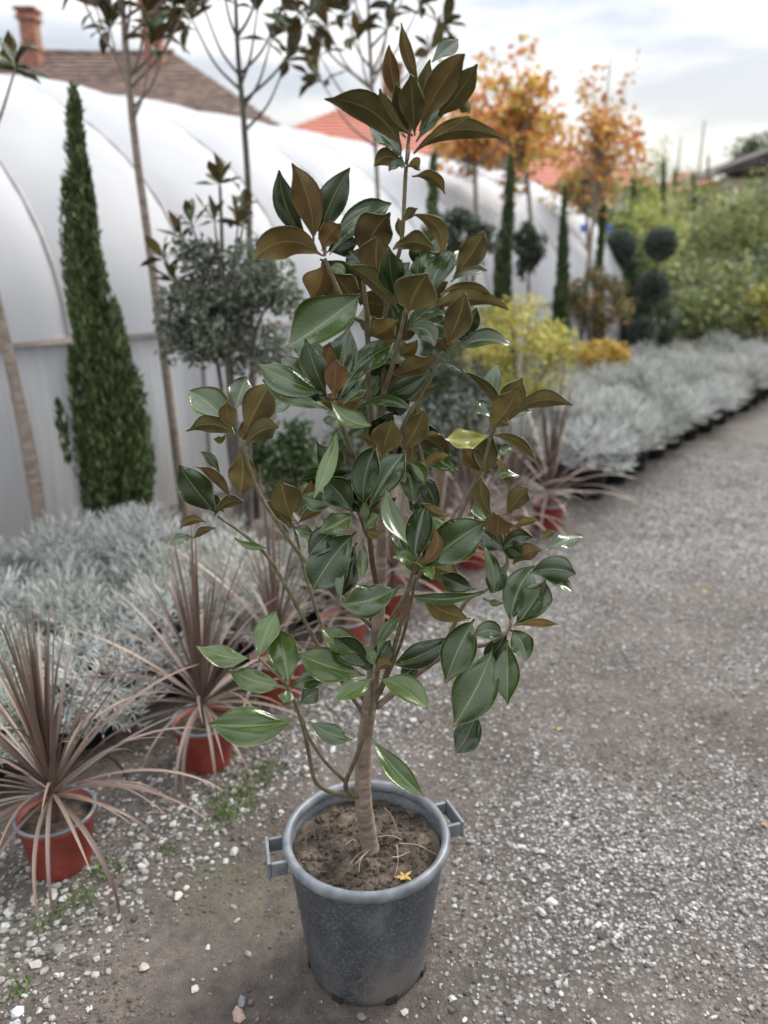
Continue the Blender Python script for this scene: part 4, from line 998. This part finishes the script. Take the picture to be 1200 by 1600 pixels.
zz = np.array([PH - .047 + .016 * (2.2 * float(fbm(x * 14 + 9, y * 14, 3)) + 1.4 * float(fbm(x * 55 + 9, y * 55, 2)) - 1.5) for x, y in zip(sx, sy)])
V = V + np.stack([sx, sy, zz + .001], 1)[:, None]
o = ob('soil_crumbs', me('soil_crumbs', V.reshape(-1, 3), (ICO_F[None] + (np.arange(n) * 12)[:, None, None]).reshape(-1, 3), M['soil'], smooth=False), soil); o['kind'] = 'stuff'
SZ = PH - .040
for pts, rr in [([(578, 1325), (560, 1335), (545, 1352)], .0022), ([(584, 1322), (566, 1338), (556, 1350)], .003), ([(575, 1330), (563, 1345), (561, 1362)], .0018), ([(590, 1308), (610, 1306), (628, 1312)], .0028), ([(622, 1318), (650, 1320), (668, 1328), (682, 1336)], .0022),
                ([(620, 1320), (622, 1345), (617, 1370)], .0016), ([(600, 1262), (612, 1275), (622, 1302)], .0014), ([(540, 1320), (552, 1312), (562, 1322)], .0015), ([(612, 1340), (625, 1338), (640, 1330)], .003)]:
    q = [G(x, y, SZ + .004) - POTC for x, y in pts]; tube('root', [tuple(v) for v in q], [rr * .75, rr * .4], M['root'], soil, 6)
lt = [(565, 1328), (470, 1330), (640, 1275)]

CAMP = Vector((0, 0, CAMZ)); IUP = Vector((0, sP, cP)); IRT = Vector((1, 0, 0))
rm = random.Random(42)
def pxr(px, p): return px / FPX * depth(p)
BR = {}
def branch(key, pts, r0, r1, matn='twigbark', name='branch'):
    w = [P(x, y, Y) for x, y, Y in pts]; kf = .95 if name == 'trunk' else .78
    o = tube(name, [tuple(q - POTC) for q in w], [pxr(r0 * kf, w[0]), pxr(r1 * kf, w[-1])], M[matn], mag, 9, .10, len(BR), n=5); BR[key] = o; return o
tb = G(583, 1332, PH - .06)
branch('T', [(583, 1345, tb.y), (574, 1300, tb.y), (567, 1235, 1.43), (571, 1150, 1.43), (584, 1050, 1.43), (592, 950, 1.43), (597, 850, 1.43), (593, 760, 1.44), (590, 700, 1.44)], 16, 6, 'bark', 'trunk')
branch('A', [(592, 770, 1.44), (598, 640, 1.45), (601, 540, 1.45), (606, 450, 1.45), (627, 380, 1.44), (634, 270, 1.44), (641, 200, 1.44), (650, 165, 1.43)], 6, 3)
branch('B', [(592, 740, 1.44), (576, 620, 1.43), (573, 515, 1.42), (548, 492, 1.41), (526, 448, 1.40), (507, 404, 1.40)], 6, 4)
branch('C', [(575, 560, 1.43), (574, 500, 1.41), (568, 440, 1.40), (571, 405, 1.40)], 5.5, 4)
branch('D', [(588, 700, 1.43), (594, 635, 1.41), (612, 575, 1.38), (626, 520, 1.36), (633, 485, 1.36)], 5.5, 4)
branch('E', [(600, 770, 1.44), (626, 676, 1.42), (655, 622, 1.42), (676, 585, 1.42), (688, 556, 1.42), (722, 505, 1.43)], 4.5, 3)
branch('F', [(588, 800, 1.43), (562, 735, 1.38), (540, 680, 1.34), (522, 628, 1.31)], 5.5, 4.5)
branch('G', [(586, 985, 1.43), (530, 930, 1.42), (480, 880, 1.42), (437, 822, 1.42), (400, 760, 1.42), (376, 684, 1.42)], 4.5, 4)
branch('H', [(578, 1130, 1.43), (500, 1013, 1.44), (452, 925, 1.45), (420, 872, 1.45), (385, 838, 1.45), (340, 806, 1.45)], 4.5, 3)
branch('I', [(575, 1105, 1.43), (517, 1010, 1.45), (479, 905, 1.47), (465, 845, 1.48), (457, 815, 1.48)], 4, 3)
branch('J', [(592, 925, 1.43), (582, 880, 1.38), (577, 840, 1.35), (565, 812, 1.33), (560, 800, 1.33)], 6.5, 4, 'brownbark')
branch('K', [(585, 1100, 1.43), (606, 1045, 1.39), (626, 975, 1.35), (638, 920, 1.33), (647, 888, 1.32)], 5, 4)
branch('K2', [(594, 1085, 1.43), (628, 1000, 1.40), (642, 940, 1.38), (650, 900, 1.36)], 3.5, 3)
branch('L', [(592, 1000, 1.43), (650, 905, 1.46), (700, 840, 1.48), (728, 785, 1.50), (752, 732, 1.50), (767, 682, 1.50), (780, 655, 1.50)], 5, 4)
branch('M', [(668, 1043, 1.42), (700, 996, 1.42), (728, 940, 1.43), (762, 920, 1.44), (792, 885, 1.45), (786, 845, 1.46), (778, 825, 1.46)], 4.5, 3)
branch('N', [(588, 1105, 1.43), (640, 1062, 1.43), (684, 1030, 1.42), (720, 1012, 1.41), (755, 1008, 1.39), (788, 992, 1.38), (798, 978, 1.38)], 7, 3, 'bark')
branch('O', [(573, 1244, 1.43), (550, 1240, 1.41), (540, 1224, 1.39), (560, 1175, 1.36), (579, 1110, 1.35), (583, 1052, 1.34)], 5.5, 4)
branch('P', [(572, 1246, 1.43), (525, 1240, 1.40), (495, 1224, 1.38), (486, 1195, 1.37), (473, 1135, 1.35), (450, 1075, 1.34), (405, 1028, 1.34)], 5, 3)
branch('P2', [(540, 1222, 1.39), (508, 1190, 1.38), (482, 1150, 1.36), (470, 1115, 1.355)], 3.5, 3)
# every leaf: foot x y, tip x y, width (photograph pixels), side shown (t = glossy top, u = felted underside) + tone, sideways curve, cm nearer (+) or farther (-)
LEAVES = {
'A 1.44': """628 235 508 155 42 u -.17 3;658 140 627 36 18 ur .05 3;626 165 608 70 24 ur .06 1;648 212 642 116 36 u 0 2;656 200 726 85 44 u .05 3;680 187 746 100 33 u -.04 1
675 97 716 61 22 tp 0 -3;646 240 786 217 27 u .17 2;660 228 735 182 13 u .08 1;712 165 733 178 18 u .25 -1;650 222 687 155 19 tp -.05 4;645 212 594 139 20 u .12 3;634 215 604 148 18 tp .1 0
629 248 575 195 27 tp -.05 3;629 256 585 260 24 u -.3 1;637 262 608 267 16 tp -.2 3;637 260 656 267 17 u .3 3;644 276 695 303 18 u .22 2;652 190 672 92 28 ud 0 -2;640 215 618 128 26 ud 0 -3;655 205 705 140 26 ud 0 -2""",
'B 1.40': """487 384 436 266 33 td .10 1;490 378 456 256 43 ur -.08 3;498 374 547 262 41 td .05 -1;505 400 396 408 42 u -.24 4;503 392 532 350 33 ur .1 4;514 398 611 318 38 tp .05 2;520 372 582 321 15 tp 0 3
503 412 486 467 52 ur .1 -1;518 422 556 472 40 ur 0 -3;512 420 538 429 16 tl .2 3;500 405 560 440 30 td 0 -4;505 405 530 470 36 u 0 -4;510 395 560 380 34 td .1 -2""",
'C 1.385': """567 457 449 542 66 t .02 6;572 408 610 332 54 ur .1 0;592 440 590 366 48 ur .05 1;560 470 520 520 30 ud 0 -4;566 415 545 392 30 td 0 -3""",
'D 1.36': """614 390 679 392 29 u .2 2;690 400 645 335 23 u -.25 0;630 348 653 325 15 ud .1 -6;628 374 622 340 15 ud 0 -5;622 466 609 389 39 td .06 4;638 490 668 428 64 u .06 7
668 464 706 393 42 tp .05 2;653 442 653 401 21 t 0 4;698 398 686 370 27 tp .15 -2;708 434 757 361 38 u -.03 0;711 414 717 391 13 tp 0 1;704 441 761 423 15 tp .12 1;688 461 768 461 19 u .16 1
667 487 793 484 26 u .15 4;624 488 540 412 27 u -.08 4;640 512 704 497 26 tp .2 3;638 506 692 478 18 tp .1 1;636 515 678 541 30 t .25 5;698 538 727 458 41 ur -.04 3;728 526 745 481 23 td 0 -1
704 549 802 540 27 tp .13 3;622 500 575 527 46 u .05 -3;640 480 600 430 32 ur 0 -1;645 470 700 440 34 ud 0 -3;600 420 575 445 30 ud 0 -4;650 420 690 405 30 tp 0 -4;606 440 640 410 34 t 0 -2""",
'E 1.42': """698 550 685 529 19 ur 0 2;682 557 613 585 31 u .06 1;674 580 602 619 35 td .04 2;652 531 625 555 21 u .1 -1;689 564 726 584 11 tp .05 3;560 637 644 641 16 t .16 5;598 715 614 658 43 u .04 6
628 706 662 641 37 u -.04 3;576 690 613 645 36 td 0 2;562 680 590 699 17 ur .1 4;648 690 690 680 11 u .1 -3;648 745 645 690 19 u .05 -2;636 722 663 758 18 tl .2 0;664 740 702 712 15 u .2 -1
640 600 610 650 30 td 0 -4;600 610 640 570 34 u 0 -5;610 560 580 600 32 td 0 -5;575 600 610 640 30 ud 0 -6""",
'F 1.31': """512 621 477 530 35 td .03 3;521 622 526 563 33 uR 0 5;526 619 546 511 46 tp .03 -1;530 624 619 537 43 tp .1 1;504 615 402 568 38 tp .03 3;513 640 411 594 29 tl .04 4
482 592 438 559 25 tp 0 -2;518 628 579 664 27 tl -.15 6;536 631 572 610 17 tp .05 1;507 577 515 534 23 ur 0 -3;528 652 504 656 13 tp .1 0;525 625 560 590 30 td 0 -3;515 625 470 600 30 td 0 -3""",
'G 1.42': """368 678 296 611 46 tp -.04 1;371 683 291 674 26 u -.2 2;366 642 385 588 35 tp 0 -2;370 669 356 625 25 ur .15 2;382 679 423 599 48 u .02 3;383 697 435 667 33 u .12 3
376 702 375 775 41 u .06 1;352 680 334 686 11 ud .2 0;408 656 479 632 25 tp .16 0;374 690 400 655 26 u 0 -1""",
'H 1.45': """338 801 280 727 45 td .03 2;360 779 306 729 17 ur -.1 1;343 739 314 706 15 t -.1 0;335 806 383 784 17 u .2 2;322 816 281 826 15 u -.2 2;337 825 301 842 13 ur -.1 2
302 840 266 851 17 tp -.1 1;367 841 418 856 11 tl -.1 1;350 800 320 770 20 td 0 -2""",
'I 1.48': """456 813 439 751 45 u .02 2;465 818 508 794 17 u .08 2;467 808 493 785 15 tp .05 1;453 826 411 782 15 u -.08 1;457 825 491 836 17 tp 0 1;470 792 486 751 17 u -.1 0;460 815 430 790 22 ud 0 -2""",
'J 1.325': """551 801 503 746 46 td -.05 3;552 804 499 832 31 tl .02 5;569 790 588 697 41 td .08 3;577 794 633 708 46 t .05 4;527 674 491 777 22 tl .03 3;566 729 498 747 36 td .1 -2;522 786 471 775 30 t .05 -1
556 831 488 924 64 td -.04 6;558 848 526 938 46 td -.06 3;532 820 483 869 36 td -.05 2;567 843 565 906 16 t 0 4;557 868 534 939 12 tp -.16 6;570 827 594 806 25 tl .1 6;570 826 596 832 17 u -.15 5;570 819 570 784 13 tl 0 6
590 808 613 806 15 ud .1 2;605 763 637 850 28 t -.1 4;560 800 590 760 34 td 0 0;575 800 540 770 30 td 0 -2;545 790 520 740 30 td 0 -3""",
'K 1.32': """648 884 665 787 39 td .04 4;661 889 760 815 60 t .04 3;652 881 679 827 24 ur -.25 4;646 891 615 871 23 tl -.2 5;648 896 660 886 19 u .3 6;656 891 675 906 15 tl .2 6;640 882 618 821 24 tp .05 1
705 836 741 807 20 tl 0 -2;690 836 677 807 23 tl 0 -3;701 806 657 783 15 u .1 -4;627 914 532 943 44 t .08 6;755 923 642 931 17 t .08 0;742 921 687 897 29 td .04 -1;736 966 661 934 31 u .08 -2;655 880 700 850 36 td 0 -1""",
'L 1.50': """779 653 726 582 17 u -.18 2;778 628 778 568 24 tp .12 -1;786 655 816 591 36 u .02 2;792 658 894 633 23 u .17 2;774 661 746 626 23 tp -.05 2;769 658 796 665 16 ur .1 4;764 680 696 686 33 tY .05 4
768 680 838 723 17 u .16 2;752 737 724 699 29 u 0 -1;772 677 758 741 36 u -.08 -1;792 657 834 644 9 tp .1 -1;780 713 798 698 15 tp 0 -2;770 665 800 630 24 td 0 -2""",
'M 1.46': """769 806 753 745 26 u .12 2;791 804 825 763 28 u .02 2;776 840 780 804 41 ur 0 4;796 776 775 714 11 u -.08 0;766 748 813 744 13 tp .1 0;766 816 744 780 25 tl .05 1;800 827 841 813 11 u .1 0
791 859 751 827 38 td .05 2;802 882 846 860 24 ur .15 2;784 861 833 840 22 td .2 3;826 896 900 897 41 td .1 1;849 905 897 927 17 tp .1 0;797 976 835 884 45 t .08 2;803 978 852 904 48 t -.06 4
753 850 772 926 21 t .08 4;791 880 766 927 30 td 0 1;853 860 913 838 24 tp .05 -3;847 843 867 831 13 u .1 -2;785 850 770 800 30 u 0 -1;780 845 820 870 28 td 0 -1""",
'N 1.38': """803 977 873 975 13 ur .04 3;788 995 742 994 27 t -.2 4;797 984 821 1032 33 t .12 4;793 1000 793 1100 37 t 0 3;771 1010 708 1135 60 t .04 5;746 1108 712 1178 38 td .06 1;741 967 696 1067 48 t -.03 2
713 990 615 1038 37 td .06 3;656 1038 624 1061 24 td 0 0;755 935 787 942 10 tl -.1 2;795 985 760 1040 30 td 0 -2""",
'O 1.34': """571 1056 466 1022 44 tl .03 4;580 1048 522 996 38 td -.03 3;583 1014 501 979 36 tl .12 0;582 1059 524 1093 30 tl .04 5;592 1060 668 1109 38 tl .08 4;590 1024 626 964 19 t .12 1;585 1041 575 1011 17 tl 0 4
587 1048 611 1039 20 ur .2 4;583 1050 560 1010 30 td 0 -2;585 1040 610 1000 26 td 0 -2""",
'P 1.34': """450 1073 434 981 46 tl -.03 3;403 1028 432 954 33 tl .03 0;394 1028 307 1009 28 tl .08 2;445 1074 357 1047 31 tl .05 3;455 1076 508 1062 27 t .1 2;467 1100 498 1076 28 t 0 1;447 1078 443 1099 24 t .1 3
461 1125 327 1131 50 tl .04 5;482 1127 551 1156 27 t -.06 3""",
'Q 1.37': """580 1153 663 1244 30 tl -.05 4"""}
host = {'Q': 'T', 'X': 'A', 'Z': 'L'}
fl = []
for i in range(36):
    y = rm.uniform(395, 900); x = 597 + rm.gauss(0, 46) + (10 if y < 520 else 0); a = rm.uniform(0, 6.28); l = rm.uniform(70, 115)
    fl.append('%d %d %d %d %d %s %.2f %.1f' % (x, y, x + math.cos(a) * l * .8, y + math.sin(a) * l * .7, rm.uniform(26, 42), rm.choice(['td', 't', 'u', 'ud', 'tp', 'td', 'ur', 'tl']), rm.uniform(-.12, .12), rm.uniform(-6, 2)))
LEAVES['X 1.47'] = ';'.join(fl)
li = 0
for key, txt in LEAVES.items():
    c, Yc = key.split(); Yc = float(Yc); br = BR[host.get(c, c)]
    for ent in txt.replace('\n', ';').split(';'):
        f = ent.split()
        if len(f) < 8: continue
        bx, by, tx, ty, w = [float(q) for q in f[:5]]; side, tone = f[5][0], f[5][1:]; sb = float(f[6]); near = float(f[7])
        li += 1
        base = P(bx, by, Yc - near * .004); v = (base - CAMP).normalized()
        up = Vector((0, 0, 1)); jit = Vector((rm.uniform(-1, 1), rm.uniform(-1, 1), rm.uniform(-1, 1)))
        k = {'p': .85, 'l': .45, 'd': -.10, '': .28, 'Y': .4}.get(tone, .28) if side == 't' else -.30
        nv = (-v + up * k + jit * .28).normalized()
        rt = ray(tx, ty); t0 = Yc / rt.y; tip0 = CAMP + rt * t0; e = tip0 - base; Le = e.length
        lam = (base - CAMP).dot(nv) / rt.dot(nv); tip = CAMP + rt * lam
        dl = tip - tip0; mxl = .62 * Le + .012
        if dl.length > mxl or lam < 0: tip = tip0 + rt.normalized() * mxl * (1 if lam > t0 else -1)
        tip += rt * 0; tip -= v * near * .004
        d = (tip - base).normalized(); nn = (nv - d * nv.dot(d)).normalized(); b = nn.cross(d)
        ev = e.normalized(); lat = v.cross(ev).normalized(); fr = max(abs(b.dot(lat)), .5)
        Lw = (tip - base).length
        wt = min(pxr(w, base) / fr, max(Lw * .62, pxr(w, base))) * (1.16 if side == 't' else 1.14)
        dx, dy = tx - bx, ty - by; Lp = math.hypot(dx, dy)
        sbv = (IRT * (dy / Lp) + IUP * (dx / Lp)) * sb * Lw
        top = nn if side == 't' else -nn
        rv = random.Random(li * 7)
        V, F, mi, uv = leaf_geo(base, tip, top, wt, bend=rv.uniform(.0, .05) if side == 't' else rv.uniform(-.01, .04), sbv=sbv, fold=rv.uniform(.10, .50), wave=rv.uniform(.06, .26), twist=rv.uniform(-.8, .8), curl=rv.uniform(-.40, .15), seed=li, rows=14, cols=9, petiole=.06)
        o = ob('leaf', me('leaf', V - np.array(base), F, [M['mtop'], M['mund'], M['medge']], mi=mi, uv=uv), br, base - POTC)
        rust = rv.uniform(.4, .8) if tone in ('r', 'R') else rv.uniform(0, .25)
        o.color = leaf_col(rv, tone if side == 't' else '') + (rust,)
        if tone == 'Y': tag(o, 'yellowing leaf')
        if tone == 'R': o.color = (.05, .05, .02, 1.0); tag(o, 'young red-brown leaf')
# small brown buds at shoot tips
for key, p in [('A', (637, 250, 1.435)), ('B', (507, 400, 1.395)), ('F', (521, 622, 1.305)), ('K', (649, 884, 1.315)), ('L', (779, 654, 1.495)), ('O', (584, 1050, 1.335)), ('P', (450, 1074, 1.335)), ('N', (797, 980, 1.375)), ('D', (634, 487, 1.355))]:
    c = P(*p) - POTC; tube('bud', [tuple(c), tuple(c + Vector((.001, -.004, .012))), tuple(c + Vector((.002, -.006, .026)))], [.0028, .0034, .0008], M['root'], BR[key], 7)

# fallen leaves
def fallen(px, py, z, size, colr, label, lobes=5, seed=0, tilt=.25):
    r = random.Random(seed); g = G(px, py, z); V = [(0, 0, .002)]; n = lobes * 4
    for i in range(n):
        a = 6.283 * i / n; f = (1.0, .62, .36, .62)[i % 4] * r.uniform(.85, 1.1); V.append((math.cos(a) * size * f, math.sin(a) * size * f, r.uniform(-.1, .35) * size * f))
    k = len(V); V = V + [(x, y, q - .0006) for x, y, q in V]
    T = [(0, 1 + i, 1 + (i + 1) % n) for i in range(n)] + [(k, k + 1 + (i + 1) % n, k + 1 + i) for i in range(n)]
    Q = [(1 + i, k + 1 + i, k + 1 + (i + 1) % n, 1 + (i + 1) % n) for i in range(n)]
    C = np.tile(np.array(colr), (len(V), 1)) * np.array([[r.uniform(.8, 1.2)] for _ in V])
    o = ob('fallen_leaf', me('fallen_leaf', V, [np.array(Q), np.array(T)], M['foliage'], col=C, smooth=False), None, (g.x, g.y, g.z + size * .12), (r.uniform(-tilt, tilt), r.uniform(-tilt, tilt), r.uniform(0, 6)))
    tag(o, label, 'leaf', 'fallen autumn leaves')
fallen(631, 1372, PH - .040, .023, (.42, .29, .08), 'yellow star-shaped maple leaf on the soil inside the big pot', 5, 3)
for i, (px, py, c, lab) in enumerate([(1042, 1068, (.45, .22, .08), 'orange-brown fallen leaf on the path, right of the hanging magnolia leaves'), (1196, 1290, (.50, .26, .10), 'orange fallen leaf at the right edge of the path'),
        (1100, 925, (.45, .33, .10), 'yellowish fallen leaf on the path near a few pale stones'), (1006, 862, (.50, .40, .12), 'small yellow fallen leaf on the far gravel'), (1160, 668, (.50, .24, .10), 'orange fallen leaf far up the path'),
        (873, 1140, (.46, .38, .14), 'pale yellow fallen leaf on sandy gravel below the magnolia'), (1115, 735, (.46, .26, .10), 'brownish fallen leaf on the path before the lavender bed'), (1003, 898, (.45, .3, .1), 'tan fallen leaf between gravel patches on the path')]):
    g = G(px, py); fallen(px, py, float(gh(g.x, g.y)), .014 + .004 * (i % 3), c, lab, 5, 30 + i)
